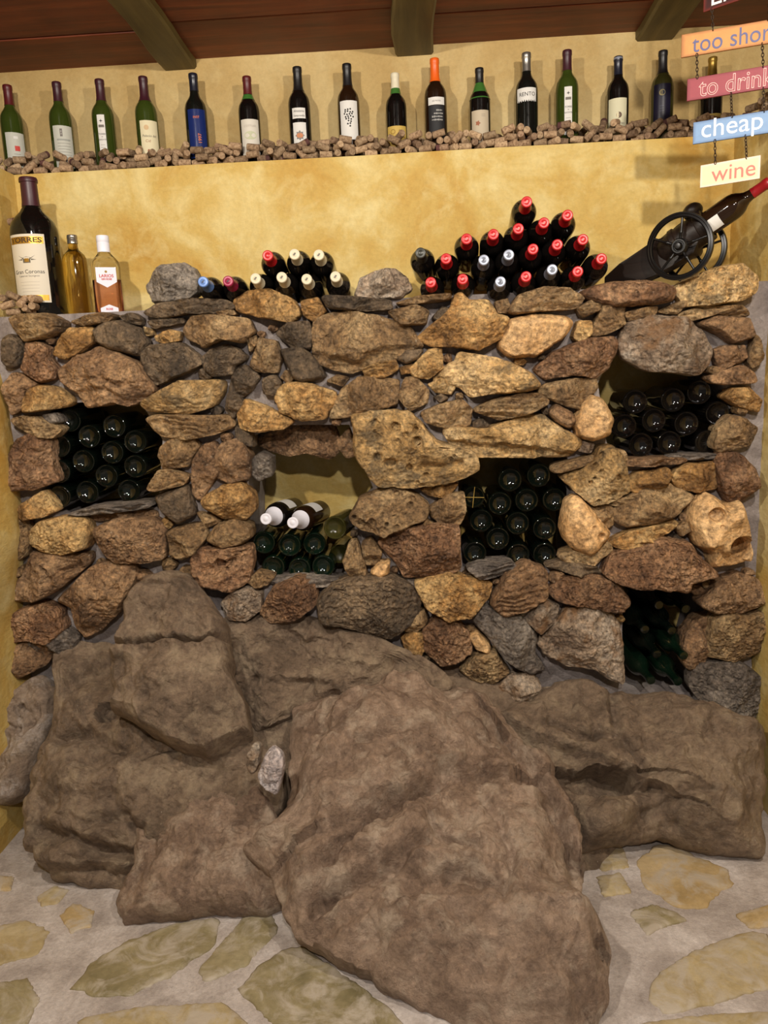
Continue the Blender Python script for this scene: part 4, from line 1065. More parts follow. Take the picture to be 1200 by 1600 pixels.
# ---- bottles lying in the niches
def axis_rot(d):
    return Vector(d).to_track_quat('Z', 'Y').to_euler()
NICHES = [
    ('dark green wine bottle lying base outward in the niche below the liquor bottles', 'bottles in the niche below the liquor bottles', [(108, 657), (178, 666), (139, 682), (211, 690), (92, 697), (175, 707), (130, 721), (211, 729), (92, 737), (166, 744), (201, 767), (136, 769), (93, 776)]),
    ('green wine bottle lying base outward below the two white capped bottles', 'bottles under the white capped pair', [(412, 848), (452, 852), (491, 850), (427, 886), (468, 889), (505, 885)]),
    ('dark green wine bottle lying base outward in the niche under the long pale lintel stone', 'bottles in the niche under the pale lintel stone', [(797, 750), (842, 743), (781, 787), (823, 782), (866, 781), (752, 814), (809, 818), (851, 826), (778, 842), (742, 864), (810, 867), (851, 866)]),
    ('black wine bottle lying base outward in the niche below the cannon holder', 'bottles in the niche below the cannon holder', [(993, 628), (1052, 625), (1093, 613), (1122, 646), (976, 666), (1022, 657), (1073, 662), (1002, 695), (1046, 692), (1105, 691)]),
]
def lying(px, py, Y, d, lab, grp, gl=G_NICHE, name='wine_bottle', scale=1.0):
    o = obj(name, lathe_mesh('lying_bottle', BORDEAUX, gl, 40), None, P(px, py, Y), axis_rot(d))
    o.scale = (scale * 1.055, scale * 1.055, 1); tag(o, lab, 'bottle', grp); return o
for i, (lab, grp, pts) in enumerate(NICHES):
    for k, (a, b) in enumerate(pts):
        rr = random.Random(i * 50 + k)
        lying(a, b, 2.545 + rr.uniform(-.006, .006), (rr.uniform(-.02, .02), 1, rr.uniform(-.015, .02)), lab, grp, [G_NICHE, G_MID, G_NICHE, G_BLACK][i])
lying(523, 825, 2.50, (.16, 1, -.05), 'olive wine bottle lying askew base outward beside the two white capped bottles', None, G_OLIVE)
lying(530, 866, 2.60, (.03, .78, 0.0), 'olive wine bottle set deep in the niche below the askew bottle', None, G_OLIVE).scale = (.9, .9, .8)
b = empty('wine_bottle', P(740, 777, 2.535)); tag(b, 'dark wine bottle with crossed gold wires over its base under the lintel stone', 'bottle')
b.rotation_euler = axis_rot((.02, 1, .02))
obj('glass_body', lathe_mesh('lying_bottle', BORDEAUX, G_NICHE, 40), b)
gm = plain('gold_wire', (196, 164, 84), .4, .6)
for a in (0.05, math.pi / 2 + 0.12):
    bm = box_bm(-.0355, .0355, -.0011, .0011, -.0022, -.0004, 0.0004, seg=1); bm_obj('wire', bm, gm, b, rot=(0, 0, a))
# two bottles with white foil, necks outward
SH_WHITE = [(.0152, .2995), (.0153, .29), (.0146, .28), (.0150, .262), (.0165, .245), (.0205, .232), (.0262, .221), (.0272, .2185)]
for (tip, body, lab, gl) in (((415, 811), (443, 801), 'dark bottle with white foil neck lying toward the room, next to a brown stone', G_BLACK), ((457, 817), (484, 806), 'brown bottle with white foil neck lying toward the room, next to the askew bottle', G_BROWN)):
    A = P(*tip, 2.44); B = P(*body, 2.62); d = A - B; d /= np.linalg.norm(d); base = A - d * .2995
    r_ = empty('foil_necked_bottle', base); r_.rotation_euler = axis_rot(d); tag(r_, lab, 'bottle', 'white foil bottles on the niche pile'); r_.scale = (1.14, 1.14, 1)
    obj('glass_body', lathe_mesh('lying_bottle', BORDEAUX, gl, 40), r_)
    pf = [(.0, .2997), (.006, .2997), (.0065, .2990), (.011, .2990), (.0125, .2999)] + SH_WHITE
    v, f = lathe([(a + .0009, z) if a > .012 else (a, z) for a, z in pf][::-1], 32, False, False)
    obj('capsule', mesh_data('foil', v, f, CAPS['white']), r_)
    lb = obj('label', patch_mesh(BORDEAUX, -.030, .030, .085, .165, WH), r_); lb.rotation_euler = (0, 0, math.pi * .9)
# low niche: necks outward
LN = 'bottles lying neck outward in the low niche above the bedrock'
for tip, body in (((1069, 1025), (1046, 1008)), ((1018, 1064), (995, 1047)), ((1060, 1066), (1037, 1049)), ((1027, 1023), (1004, 1006)), ((1008, 984), (985, 967)), ((1050, 986), (1027, 969)), ((1030, 946), (1007, 929)), ((1072, 952), (1049, 935))):
    fr = tip[1] > 1024 and tip[0] != 1027; A = P(*tip, 2.47 if fr else 2.50); d = np.array([.13, -1, -.14]); d /= np.linalg.norm(d)
    o = obj('wine_bottle', lathe_mesh('lying_bottle', BORDEAUX, G_MID if fr else G_NICHE, 40), None, A - d * .298, axis_rot(d))
    tag(o, 'empty green wine bottle lying neck outward in the low niche above the bedrock', 'bottle', LN)

# ---- bottles lying on the wall top, necks toward the room
PRINT = paper((60, 58, 60)); PRINTR = paper((232, 150, 146))
def neck_out(tip, body, cap, lab, grp, Yt=2.41, embossed=True, zc=.232):
    if body is None: body = (tip[0] + .045 * (650 - tip[0]) - 1, tip[1] + .045 * (574 - tip[1]) + 5)
    A = P(*tip, Yt); B = P(*body, Yt + .125)
    A2 = A; d = (A - B) / .125; d = np.array([-.06, -1, .09]) if tip[0] > 600 else np.array([.03, -1, .11]); d /= np.linalg.norm(d)
    root = empty('wine_bottle', A2 - d * .2995); root.rotation_euler = axis_rot(d); tag(root, lab, 'bottle', grp); root.scale = (1.035, 1.035, 1)
    obj('glass_body', lathe_mesh('lying_bottle', BORDEAUX, G_BLACK, 40), root)
    c = obj('capsule', lathe_mesh('capsule_lying_%d' % int(zc * 1000), cap_prof(BORDEAUX, zc), CAPS[cap]), root)
    if embossed and cap != 'graphite':
        v, f = merge([star_geo(.0046, .0022, 5), ])
        ring = []
        m = PRINTR if cap == 'red' else PRINT
        g = merge([rect_geo(-.004, .004, -.0008, .0008, 1), rect_geo(-.0008, .0008, -.004, .004, 1), rect_geo(.001, .0045, .002, .0035, 1), rect_geo(-.0045, -.001, -.0035, -.002, 1)])
        obj('cap_print', mesh_data('cap_print', [(x, y, .29995) for x, y, _ in g[0]], g[1], m, False), c)
    return root
LT = 'bottles lying on the wall top between the grey rock and the cream rock'
neck_out((317, 440), (328, 456), 'blue', 'dark bottle with blue capsule lying beside the grey rock', LT)
neck_out((356, 439), (368, 455), 'magenta', 'dark bottle with magenta capsule lying next to the blue capped bottle', LT)
neck_out((418, 399), (427, 418), 'red', 'dark bottle with red capsule on top of the cream capped bottles', LT, embossed=False)
for tip, body in (((399, 435), (408, 450)), ((440, 433), (447, 450)), ((479, 436), (484, 451)), ((524, 432), (531, 447)), ((460, 397), (467, 416)), ((498, 398), (505, 416))):
    neck_out(tip, body, 'cream', 'dark bottle with cream capsule lying in the small pile beside the cream rock', LT)
RP = 'bottles heaped on the wall top beside the cannon holder'
reds = [((673, 441), None), ((697, 404), (695, 417)), ((723, 436), None), ((729, 373), (724, 386)), ((771, 366), (763, 379)), ((810, 357), (803, 373)), ((822, 432), None), ((823, 315), (818, 334)),
        ((833, 389), None), ((850, 348), (843, 364)), ((871, 382), None), ((887, 336), (883, 357)), ((903, 424), None), ((911, 374), None), ((940, 404), None)]
for tip, body in reds: neck_out(tip, body, 'red', 'dark bottle with red capsule in the big heap beside the cannon holder', RP)
for tip in ((756, 406), (795, 398), (782, 440), (863, 421)): neck_out(tip, None, 'silver', 'dark bottle with silver capsule in the big heap beside the cannon holder', RP)
neck_out((657, 395), (657, 409), 'graphite', 'dark bottle with black cap, at the edge of the heap beside the cream rock', RP, embossed=False)

# ---- large bottle and liquor bottles on the wall top
def jeroboam():
    Yj = 2.63; X = P(58, 400, Yj)[0]; H = P(50, 279, Yj)[2] - SHELF_Z
    s = H / .298
    pr = [(0, .02 * s), (.05, .004), (.062, 0), (.072, .003), (.076, .012), (.076, .178 * s), (.074, .190 * s), (.067, .204 * s), (.053, .216 * s), (.038, .226 * s), (.029, .236 * s), (.026, .25 * s), (.025, .288 * s), (.0285, .289 * s), (.0285, .295 * s), (.0265, .298 * s), (0, .298 * s)]
    root = empty('large_wine_bottle', (X, Yj, SHELF_Z + .001)); tag(root, 'very large dark wine bottle with TORRES label by the left plaster wall corks at its foot', 'bottle')
    root['label'] = 'very large dark wine bottle with a TORRES label and corks at its foot'
    obj('glass_body', lathe_mesh('large_wine_bottle', pr, G_BLACK, 48), root)
    zc = .238 * s
    cp = [(prof_r(pr, zc) - .0003, zc)] + [(prof_r(pr, z) + .0008, z) for z in np.linspace(zc, .288 * s, 6)] + [(.0292, .2892 * s), (.0292, .2952 * s), (.027, .2988 * s), (0, .2988 * s)]
    obj('capsule', lathe_mesh('large_capsule', cp, CAPS['plum'], 40), root)
    zt, zb = .173 * s, .028 * s
    lb = obj('label', patch_mesh(pr, -.062, .062, zb, zt, paper((206, 198, 182)), nu=24), root)
    def pt(geo, xc, zc_, m): obj('print', mesh_data('print', wrap(geo[0], pr, xc, zc_, .0012), geo[1], m, False), lb)
    obj('print', patch_mesh(pr, -.058, .058, zt - .030, zt - .008, GOLD, .0009, 20), lb)
    obj('print', patch_mesh(pr, -.056, .056, zb + .006, zb + .024, GOLD, .0009, 20), lb)
    t = text_geo('TORRES', .022, 0, .0006); pt(([(x * 1.35, y, z) for x, y, z in t[0]], t[1]), 0, zt - .0195, paper((70, 44, 18)))
    pt(text_geo('Gran Coronas', .0175), 0, zt - .118, K)
    pt(text_geo('Cabernet Sauvignon', .0085), 0, zt - .131, K2)
    pt(lines_geo(4, .08, .010, .001, 0, 5), 0, zt - .150, paper((176, 168, 156)))
    pt(merge([poly_geo([(-.028, .012), (-.014, .004), (0, .008), (.014, .004), (.028, .012), (.012, 0), (-.012, 0)]), rect_geo(-.012, .012, -.012, 0), poly_geo([(-.03, -.002), (-.014, -.004), (-.014, .001)]), poly_geo([(.014, -.004), (.03, -.002), (.014, .001)])]), 0, zt - .078, paper((92, 84, 70)))
    pt(rect_geo(-.007, .007, -.009, .002), 0, zt - .078, GOLD)
    return X, Yj
jx, jy = jeroboam()
def clear_glass(name, rgb, rough=0.03):
    k = NT(name); b = k.b.inputs
    b['Base Color'].default_value = lin(*rgb); b['Roughness'].default_value = rough; b['Transmission Weight'].default_value = 1.0; b['IOR'].default_value = 1.45
    return k.m
Yl = 2.66
X = P(119, 430, Yl)[0]; H = P(114, 368, Yl)[2] - SHELF_Z
pr = [(0, .006), (.030, .002), (.036, 0), (.039, .004), (.040, .012), (.040, H * .66), (.039, H * .71), (.034, H * .755), (.025, H * .79), (.0175, H * .82), (.0150, H * .86), (.0145, H * .90), (0, H * .90)]
r_ = empty('liquor_bottle', (X, Yl, SHELF_Z + .001)); tag(r_, 'clear glass bottle of amber yellow liqueur with a silver cap', 'bottle')
obj('glass_body', lathe_mesh('liquor_bottle', pr, clear_glass('amber_liqueur', (224, 198, 118)), 40), r_)
c = obj('cap', lathe_mesh('silver_cap', [(.0150, H * .895), (.0168, H * .895), (.0168, H * .945), (.0160, H * .948), (.0160, H * .955), (.0168, H * .958), (.0168, H * .99), (.0155, H), (0, H)], CAPS['steel'], 32), r_)
# pink gin: square shouldered bottle
Yg = 2.64; X = P(166, 430, Yg)[0]; H = P(160, 369, Yg)[2] - SHELF_Z
def sq_loft(levels, n=48, e=5.0):
    v = []; f = []
    for (wx, wy, z) in levels:
        ee = e if wx > .02 else 2.0
        for k in range(n):
            a = 2 * math.pi * k / n; ca, sa = math.cos(a), math.sin(a)
            v.append((wx * math.copysign(abs(ca) ** (2 / ee), ca), wy * math.copysign(abs(sa) ** (2 / ee), sa), z))
    for j in range(len(levels) - 1):
        for k in range(n):
            k2 = (k + 1) % n; f.append((j * n + k, j * n + k2, (j + 1) * n + k2, (j + 1) * n + k))
    f.append(tuple(reversed(range(n)))); f.append(tuple(range((len(levels) - 1) * n, len(levels) * n)))
    return v, f
r_ = empty('pink_gin_bottle', (X, Yg, SHELF_Z + .001)); tag(r_, 'square clear bottle of pink gin with a white cap and pointed white labels', 'bottle'); r_.rotation_euler = (0, 0, .42)
wx, wy = .046, .036
v, f = sq_loft([(wx * .93, wy * .93, 0), (wx, wy, .006), (wx, wy, H * .60), (wx * .96, wy * .95, H * .66), (wx * .75, wy * .75, H * .71), (wx * .5, wy * .52, H * .76), (.0185, .0185, H * .80), (.0165, .0165, H * .82), (.0155, .0155, H * .90)])
me = mesh_data('gin_glass', v, f, clear_glass('clear_glass', (236, 232, 224))); me.set_sharp_from_angle(angle=math.radians(50)); gb = obj('glass_body', me, r_)
v, f = sq_loft([(wx * .90, wy * .88, .004), (wx * .95, wy * .94, .009), (wx * .95, wy * .94, H * .43), (wx * .94, wy * .93, H * .432)])
me = mesh_data('gin_liquid', v, f, clear_glass('pink_gin', (246, 186, 182), .0)); me.set_sharp_from_angle(angle=math.radians(50)); obj('liquid', me, r_)
lm = paper((222, 222, 236))
def flat_label(pts, name='label'):
    bm = bmesh.new(); fc = bm.faces.new([bm.verts.new((x, -wy - .0006, z)) for x, z in pts])
    ex = bmesh.ops.extrude_face_region(bm, geom=[fc]); bmesh.ops.translate(bm, vec=(0, .0005, 0), verts=[q for q in ex['geom'] if isinstance(q, bmesh.types.BMVert)])
    return bm_obj(name, bm, lm, r_)
L1 = flat_label([(-.034, H * .585), (.030, H * .585), (.030, H * .40), (-.002, H * .33), (-.034, H * .40)])
L2 = flat_label([(-.030, H * .015), (.026, H * .015), (.026, H * .07), (-.002, H * .115), (-.030, H * .07)])
for s_, size, z_, m_, par in (('LARIOS', .014, H * .475, RED, L1), ('GIN ROSE', .0075, H * .435, RED, L1), ('ROSE', .009, H * .055, RED, L2)):
    t = text_geo(s_, size, 0, .0003); obj('print', mesh_data('print', [(x - .002, -wy - .0013, z_ + y) for x, y, _ in t[0]], t[1], m_, False), par)
g_ = disc_geo(.004, .004); obj('print', mesh_data('print', [(x - .002, -wy - .0013, H * .53 + y) for x, y, _ in g_[0]], g_[1], DGOLD, False), L1)
obj('cap', lathe_mesh('white_cap', [(.0150, H * .79), (.0205, H * .79), (.0205, H * .905), (.0198, H * .908), (.0198, H * .914), (.0205, H * .917), (.0205, H * .985), (.019, H), (0, H)], CAPS['white'], 36), r_)
# ------------------------------------------------------------------ loose rocks on the wall top
def loose(name, pts, Y, T, st, mat, lab, depth):
    o = rock(name, poly_px(pts), (0, Y, 1.7), (0, -1, 0), T, st, mat, None, 120, 40, depth=depth, lift=T * .5)
    tag(o, lab, 'rock'); return o
loose('loose_rock', '221,446 235,425 250,412 280,406 298,414 306,432 302,456 288,467 260,472 235,474 227,460', 2.53, .09, 'c', rock_mat('pale_grey_rock', (104, 96, 88), (150, 140, 130), (194, 184, 174), speckle=.7), 'pale grey craggy rock resting on the wall top beside the blue capped bottle', .10)
loose('loose_rock', '550,462 561,432 586,420 618,417 636,430 646,450 628,464 586,465', 2.53, .09, 'f', MR['w'], 'cream and rust faceted rock resting on the wall top between the bottle piles', .10)

# ------------------------------------------------------------------ corks
def cork_mat(name, a, b, c, stain=False):
    k = NT(name); tc = k.n('ShaderNodeTexCoord'); oi = k.n('ShaderNodeObjectInfo'); v = tc.outputs['Object']
    off = k.n('ShaderNodeVectorMath', operation='MULTIPLY_ADD'); k.l(oi.outputs['Random'], off.inputs[0]); off.inputs[1].default_value = (3, 5, 9); k.l(v, off.inputs[2])
    base = k.ramp(k.noise(off.outputs[0], 130, 5, .65), [(.33, lin(*a)), (.5, lin(*b)), (.7, lin(*c))])
    if stain:
        sx = k.n('ShaderNodeSeparateXYZ'); k.l(v, sx.inputs[0])
        base = k.mix(k.ramp(k.math('MULTIPLY_ADD', sx.outputs[2], 40.0), [(.80, (0, 0, 0, 1)), (.86, (.85, .85, .85, 1))]), base, lin(92, 40, 48))
    hs = k.n('ShaderNodeHueSaturation'); k.l(base, hs.inputs['Color']); k.l(k.math('MULTIPLY_ADD', oi.outputs['Random'], .5), hs.inputs['Value']); hs.inputs['Value'].links[0].from_node.inputs[2].default_value = .50; hs.inputs['Saturation'].default_value = .85
    return k.done(hs.outputs['Color'], .85, k.bump(k.noise(off.outputs[0], 260, 4, .6), .4, .002), .2)
CM = [cork_mat('cork_tan', (120, 88, 58), (172, 136, 96), (200, 166, 124)), cork_mat('cork_pale', (138, 106, 72), (188, 152, 108), (214, 182, 138)), cork_mat('cork_stained', (112, 80, 56), (160, 124, 90), (188, 152, 114), True)]
CL, CR = .044, .0118
cork_me = []
for i, m in enumerate(CM):
    v, f = lathe([(0, -CL / 2), (CR - .0012, -CL / 2), (CR, -CL / 2 + .0012), (CR, CL / 2 - .0012), (CR - .0012, CL / 2), (0, CL / 2)], 14)
    me = mesh_data('cork', v, f, m); me.set_sharp_from_angle(angle=math.radians(35)); cork_me.append(me)
placed = []      # (centre, dir)
SPH = np.array([-1, -.33, .33, 1.0]) * (CL / 2 - CR)
pts_all = np.zeros((0, 3))
def drop(x, y, d, zfloor, bounds, obst, rg):
    """rest height of a cork (row of four spheres) dropped at x, y"""
    global pts_all
    c = np.array([x, y, 0.0]); sp = c + SPH[:, None] * d
    if sp[:, 0].min() < bounds[0] + CR or sp[:, 0].max() > bounds[1] - CR or sp[:, 1].min() < bounds[2] + CR or sp[:, 1].max() > bounds[3] - CR: return None
    for (ox, oy, orad) in obst:
        if (np.hypot(sp[:, 0] - ox, sp[:, 1] - oy) < orad + CR).any(): return None
    ext = CR + max(0, (abs(d[2]) * (CL / 2 - (CL / 2 - CR))) * .15)
    z = zfloor + ext - sp[:, 2].min()
    if len(pts_all):
        near = pts_all[(np.abs(pts_all[:, 0] - x) < .07) & (np.abs(pts_all[:, 1] - y) < .07)]
        for q in sp:
            if not len(near): break
            dx = (near[:, 0] - q[0]) ** 2 + (near[:, 1] - q[1]) ** 2
            k = dx < (2 * CR) ** 2
            if k.any():
                z = max(z, (near[k, 2] + np.sqrt((2 * CR) ** 2 - dx[k]) - q[2]).max())
    return z
def heap(n, bounds, zfloor, obst, prof, seed, zmax, tries=9):
    global pts_all
    rg = np.random.default_rng(seed); out = []
    for k in range(n):
        best = None
        for t in range(tries):
            x = rg.uniform(bounds[0] + .02, bounds[1] - .02); y = bounds[2] + CR + .001 + (bounds[3] - bounds[2] - 2 * CR) * rg.random() ** prof
            a = rg.uniform(0, math.pi); el = rg.choice([0, 0, .25, -.3, .5, .9]) * rg.uniform(.4, 1)
            d = np.array([math.cos(a) * math.cos(el), math.sin(a) * math.cos(el), math.sin(el)])
            z = drop(x, y, d, zfloor, bounds, obst, rg)
            if z is not None and z < zfloor + zmax and (best is None or z < best[0]): best = (z, x, y, d)
        if best is None: continue
        z, x, y, d = best; c = np.array([x, y, z]); out.append((c, d))
        pts_all = np.vstack([pts_all, c + SPH[:, None] * d])
    return out
obst = [(x, y, .0385) for x, y in ledge_xy]
ledge_corks = heap(150, (XL - .10, XR + .02, YB + .003, YB + .056), Z_LEDGE + .004, obst, 1.0, 3, .03, 40) + heap(560, (XL - .10, XR + .02, YB + .004, YU - .012), Z_LEDGE + .004, obst, 1.0, 4, .064)
side_l = heap(16, (XL - .14, XL - .005, 2.55, YB), Z_LEDGE + .004, obst, 1.0, 6, .05)
side_r = heap(60, (XR + .004, XR + .15, 2.45, YB), Z_LEDGE + .004, obst, 1.0, 8, .07)
foot = heap(11, (P(6, 480, 2.56)[0], P(78, 480, 2.56)[0], 2.495, 2.552), SHELF_Z + .002, [(jx, jy, .077)], 1.0, 12, .06)
def vis(c, d):      # nearest the edge of the ledge or high on the heap: those in view
    return (c[2] - Z_LEDGE) * 1.0 - (c[1] - YB) * .75
LC = 'tan wine cork lying in the loose heap along the ledge'
allc = ledge_corks + side_l + side_r
order = sorted(allc, key=lambda q: -vis(*q))
def place_cork(c, d, lab, grp, k):
    o = obj('wine_cork', cork_me[0 if k % 7 in (0, 2, 3, 5) else (1 if k % 7 in (1, 4) else 2)], None, c, axis_rot(d)); tag(o, lab, 'cork', grp); return o
for k, (c, d) in enumerate(order[:285]): place_cork(c, d, LC, 'corks along the ledge', k)
bm = bmesh.new()
for c, d in order[285:]:
    r = bmesh.ops.create_cone(bm, cap_ends=True, segments=12, radius1=CR, radius2=CR, depth=CL)
    bmesh.ops.transform(bm, matrix=Matrix.Translation(Vector(c)) @ axis_rot(d).to_matrix().to_4x4(), verts=r['verts'])
o = bm_obj('cork_heap', bm, CM[0], smooth=True, sharp=math.radians(35)); tag(o, 'further tan corks heaped behind and under the others on the ledge', 'corks', kind='stuff')
for k, (c, d) in enumerate(foot): place_cork(c, d, 'brown wine cork lying at the foot of the very large bottle', 'corks at the foot of the large bottle', k * 7)
o = place_cork(np.array([XL + .012, YB - .08, P(22, 346, YB - .08)[2]]), np.array([1, -.1, .05]), 'lone cork pushed into a hole in the plaster wall beside the large bottle', None, 6)

# ------------------------------------------------------------------ cannon shaped bottle holder
M_IRON = plain('black_cast_metal', (17, 16, 17), .32, .25, .5); M_DWOOD = wood('dark_stained_wood', (20, 13, 10), (30, 20, 15), (40, 28, 20), 'x', .45)
hub = P(1062, 385, 2.45); AZ = math.radians(36)
can = empty('cannon_bottle_holder', (hub[0] + .07 * math.sin(AZ), hub[1] + .07 * math.cos(AZ), hub[2])); can.rotation_euler = (0, 0, -AZ)
tag(can, 'black toy cannon bottle holder with spoked wheels, carrying a bottle, on the wall top', 'bottle holder')
def prism(poly, hw, bev=.006):
    bm = bmesh.new()
    A = [bm.verts.new((s, -hw, z)) for s, z in poly]; B = [bm.verts.new((s, hw, z)) for s, z in poly]
    bm.faces.new(A); bm.faces.new(list(reversed(B)))
    for i in range(len(poly)): bm.faces.new((A[i], B[i], B[(i + 1) % len(poly)], A[(i + 1) % len(poly)]))
    bmesh.ops.bevel(bm, geom=list(bm.edges), offset=bev, segments=2, affect='EDGES', profile=.5)
    return bm
bm_obj('carriage', prism([(-.252, -.094), (-.252, -.060), (-.20, -.024), (-.10, .030), (-.02, .052), (.05, .030), (.03, -.02), (-.03, -.048), (-.09, -.066), (-.14, -.094)], .034), M_DWOOD, can, smooth=True, sharp=.6)
EL = math.radians(29); bd = Vector((math.cos(EL), 0, math.sin(EL)))
bar = lathe_mesh('cannon_barrel', [(0, -.14), (.012, -.138), (.018, -.13), (.012, -.12), (.030, -.112), (.046, -.095), (.050, -.06), (.053, -.058), (.053, -.045), (.049, -.042), (.047, .02), (.050, .022), (.052, .035), (.050, .048), (.0405, .050), (.0395, -.075), (0, -.08)], M_DWOOD, 40, 40)
BO = Vector((.018, 0, .040))
obj('barrel', bar, can, BO, bd.to_track_quat('Z', 'Y').to_euler())
lug = bmesh.new(); bmesh.ops.create_uvsphere(lug, u_segments=20, v_segments=12, radius=1.0)
for q in lug.verts: q.co = Vector((q.co.x * .030, q.co.y * .034, q.co.z * .024))
bm_obj('muzzle_lug', lug, M_DWOOD, can, BO + bd * .028 + Vector((-math.sin(EL), 0, math.cos(EL))) * .060, (0, -EL, 0), smooth=True)
ax = bmesh.new(); bmesh.ops.create_cone(ax, cap_ends=True, segments=20, radius1=.008, radius2=.008, depth=.165)
bm_obj('axle', ax, M_IRON, can, (0, 0, 0), (math.pi / 2, 0, 0), smooth=True, sharp=.6)
def wheel(y):
    RW = .0985
    pr = [(RW - .016, -.006), (RW - .013, -.009), (RW - .008, -.0075), (RW - .006, -.0095), (RW - .001, -.008), (RW, -.004), (RW, .004), (RW - .001, .008), (RW - .006, .0095), (RW - .008, .0075), (RW - .013, .009), (RW - .016, .006), (RW - .016, -.006)]
    v, f = lathe(pr, 56, False, False); me = mesh_data('wheel_rim', v, f, M_IRON); me.set_sharp_from_angle(angle=.7)
    w_ = obj('wheel', me, can, (0, y, 0), (math.pi / 2, 0, 0))
    obj('hub', lathe_mesh('wheel_hub', [(0, -.014), (.022, -.014), (.024, -.011), (.024, .008), (.020, .012), (.016, .012), (.014, .010), (.012, .010), (.011, .017), (.008, .021), (0, .022)], M_IRON, 28, 40), w_)
    sp = lathe_mesh('wheel_spoke', [(.0045, .020), (.0045, .036), (.0058, .038), (.0058, .042), (.0042, .046), (.0036, .084)], M_IRON, 12, 40)
    for k in range(5):
        a = math.radians(90 + 72 * k - 4); obj('spoke', sp, w_, (0, 0, 0), Vector((math.cos(a), math.sin(a), 0)).to_track_quat('Z', 'Y').to_euler())
    return w_
wheel(-.07); wheel(.07)
wb = empty('wine_bottle'); tag(wb, 'dark wine bottle with red capsule resting in the cannon holder', 'bottle')
mw = Matrix.Translation(can.location) @ Matrix.Rotation(-AZ, 4, 'Z')
wb.location = mw @ (BO + bd * (-.062)); wb.rotation_euler = (mw.to_3x3() @ bd).to_track_quat('Z', 'Y').to_euler()
obj('glass_body', lathe_mesh('lying_bottle', BORDEAUX, G_BROWN, 40), wb)
obj('capsule', lathe_mesh('capsule_cannon', cap_prof(BORDEAUX, .248), CAPS['claret']), wb)
ctr = wb.rotation_euler.to_matrix(); tocam = ctr.inverted() @ (Vector((0, 0, 1.6)) - wb.location)
lb = obj('label', patch_mesh(BORDEAUX, -.020, .020, .105, .150, WH), wb); lb.rotation_euler = (0, 0, math.atan2(tocam.y, tocam.x) + math.pi / 2 + .3)

# ------------------------------------------------------------------ hanging signs
def sign_mat(name, rgb, edge):
    k = NT(name); tc = k.n('ShaderNodeTexCoord'); sx = k.n('ShaderNodeSeparateXYZ'); k.l(tc.outputs['Generated'], sx.inputs[0])
    def e(o, w): return k.ramp(k.math('ABSOLUTE', k.math('SUBTRACT', o, .5)), [(.5 - w, (0, 0, 0, 1)), (.495, (1, 1, 1, 1))])
    m = k.math('MAXIMUM', e(sx.outputs[0], .045), e(sx.outputs[2], .14))
    n = k.noise(tc.outputs['Object'], 60, 5, .6)
    base = k.mix(k.math('MULTIPLY', m, .65), k.mix(k.math('MULTIPLY', n, .35), lin(*rgb), lin(*edge)), lin(*edge))
    return k.done(base, .55, k.bump(n, .15, .002), .35)
signs = empty('hanging_sign', (0, 0, 0)); tag(signs, 'string of painted wooden sign boards on chains reading too short to drink cheap wine', 'sign')
M_CHAIN = plain('rusty_chain', (52, 38, 26), .55, .5)
def board(tl, bl, tr, br, xr, Yl, rgb, edge, txt, tsize, tcol, outline=False, dx=0.0, serif=False, yr=None, th=.007):
    """left edge and a point on the right in photo pixels; the board hangs level, turned toward the room"""
    ml = ((tl[0] + bl[0]) / 2, (tl[1] + bl[1]) / 2); mr = ((tr[0] + br[0]) / 2, (tr[1] + br[1]) / 2)
    A = P(*ml, Yl); s = P(*mr, 1.0)[2] - 1.5; Yr = (A[2] - 1.5) / s if yr is None else yr
    Yr = max(min(Yr, Yl), Yl - .16)
    B = P(*mr, Yr); h = abs(P(*tl, Yl)[2] - P(*bl, Yl)[2])
    d = B - A; wdt = np.linalg.norm(d) * (xr - ml[0]) / (mr[0] - ml[0]); d /= np.linalg.norm(d)
    C = A + d * wdt / 2
    yaw = math.atan2(d[1], d[0]); pit = -math.asin(d[2])
    bo = bm_obj('sign_board', box_bm(-wdt / 2, wdt / 2, -th / 2, th / 2, -h / 2, h / 2, .0012), sign_mat('sign_' + txt.replace(' ', '_'), rgb, edge), signs, tuple(C), (0, pit, yaw))
    tm = plain('paint_' + txt.replace(' ', '_'), tcol, .5)
    cu = bpy.data.curves.new('t', 'FONT'); cu.body = txt; cu.size = tsize; cu.align_x = 'LEFT'; cu.align_y = 'CENTER'; cu.resolution_u = 4
    xsc = .88 if txt in ('too short', 'to drink') else 1.0
    if outline: cu.fill_mode = 'NONE'; cu.bevel_depth = .0010; cu.bevel_resolution = 1
    else: cu.extrude = .0003; cu.offset = .0
    ob = bpy.data.objects.new('t', cu); COL.objects.link(ob); me = bpy.data.meshes.new_from_object(ob); bpy.data.objects.remove(ob)
    xs_ = [q.co.x for q in me.vertices]; ys_ = [q.co.y for q in me.vertices]
    for q in me.vertices:
        x, y, z = q.co; q.co = (-wdt / 2 + dx + (x - min(xs_)) * xsc, -th / 2 - .0006 - z, y - (min(ys_) + max(ys_)) / 2)
    me.materials.clear(); me.materials.append(tm); obj('lettering', me, bo)
    return dict(o=bo, w=wdt, h=h, A=A, d=d, C=C)
S0 = board((1100, -20), (1100, 20), (1160, -42), (1160, 0), 1235, 2.33, (24, 22, 24), (120, 40, 28), 'Life is', .066, (232, 230, 226), dx=.022)
S1 = board((1066, 55), (1063, 91), (1200, 33), (1200, 67), 1240, 2.35, (206, 146, 82), (132, 76, 44), 'too short', .062, (74, 76, 122), dx=.028)
S2 = board((1076, 124), (1071, 159), (1200, 103), (1200, 138), 1224, 2.35, (150, 66, 76), (110, 40, 50), 'to drink', .064, (236, 196, 190), True, dx=.030)
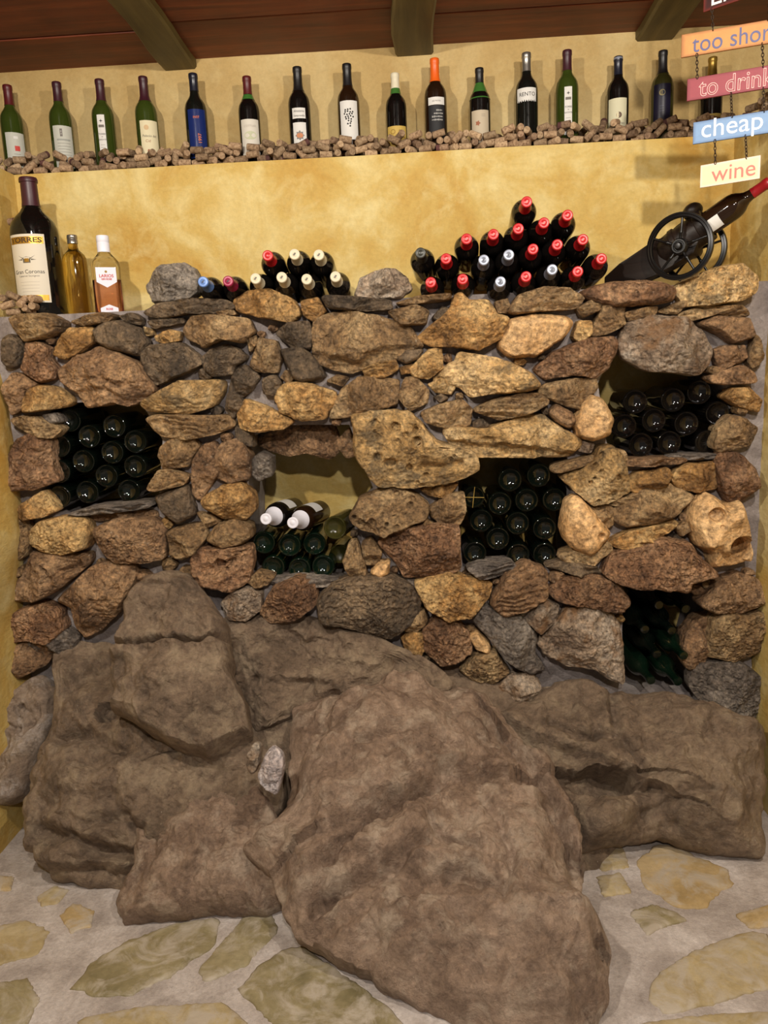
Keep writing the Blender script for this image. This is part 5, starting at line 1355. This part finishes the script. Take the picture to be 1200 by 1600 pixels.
S3 = board((1082, 192), (1084, 226), (1200, 172), (1200, 209), 1206, 2.35, (128, 160, 200), (84, 106, 144), 'cheap', .068, (238, 242, 250), dx=.022, serif=True)
S4 = board((1094, 259), (1095, 294), (1187, 243), (1189, 279), 1188, 2.35, (236, 214, 164), (232, 208, 204), 'wine', .060, (188, 112, 100), dx=.030)
v, f = [], []
n1, n2 = 12, 6
for i in range(n1):
    a = 2 * math.pi * i / n1
    for j in range(n2):
        b_ = 2 * math.pi * j / n2; r = .0012 * math.cos(b_)
        v.append(((.0030 + r) * math.cos(a), .0012 * math.sin(b_), (.0056 + r) * math.sin(a)))
for i in range(n1):
    for j in range(n2): f.append((i * n2 + j, ((i + 1) % n1) * n2 + j, ((i + 1) % n1) * n2 + (j + 1) % n2, i * n2 + (j + 1) % n2))
link_me = mesh_data('chain_link', v, f, M_CHAIN)
def chain(top, bot):
    L = np.linalg.norm(top - bot); n = max(1, round(L / .0092)); ch = empty('chain', tuple(top), signs)
    q = Vector(bot - top).to_track_quat('-Z', 'Y')
    for k in range(n):
        o = obj('chain_link', link_me, ch, tuple((bot - top) * ((k + .5) / n))); o.rotation_euler = (q @ Matrix.Rotation(math.pi / 2 * (k % 2) + .4, 3, 'Z').to_quaternion()).to_euler()
def at(S, px, py, side):
    t = ((px - 600), ); best = None
    for k in range(0, 101):
        w_ = S['w'] * k / 100; q = S['A'] + S['d'] * w_; e = abs((q - EYE) @ AX[:, 0] / -((q - EYE) @ AX[:, 2]) * FPX + 600 - px)
        if best is None or e < best[0]: best = (e, q)
    return best[1] + np.array([0, 0, side * (S['h'] / 2 - .003)])
for U, D, pxs in ((S3, S4, (1116, 1165)), (S2, S3, (1142, 1192)), (S1, S2, (1088, 1190)), (S0, S1, (1112, 1200))):
    for px in pxs: chain(at(U, px, 0, -1) - np.array([0, .0045, 0]), at(D, px, 0, 1) - np.array([0, .0045, 0]))
for px in (1125, 1205):
    q = at(S0, px, 0, 1); chain(q, np.array([q[0], q[1], Z_CEIL + .02]))
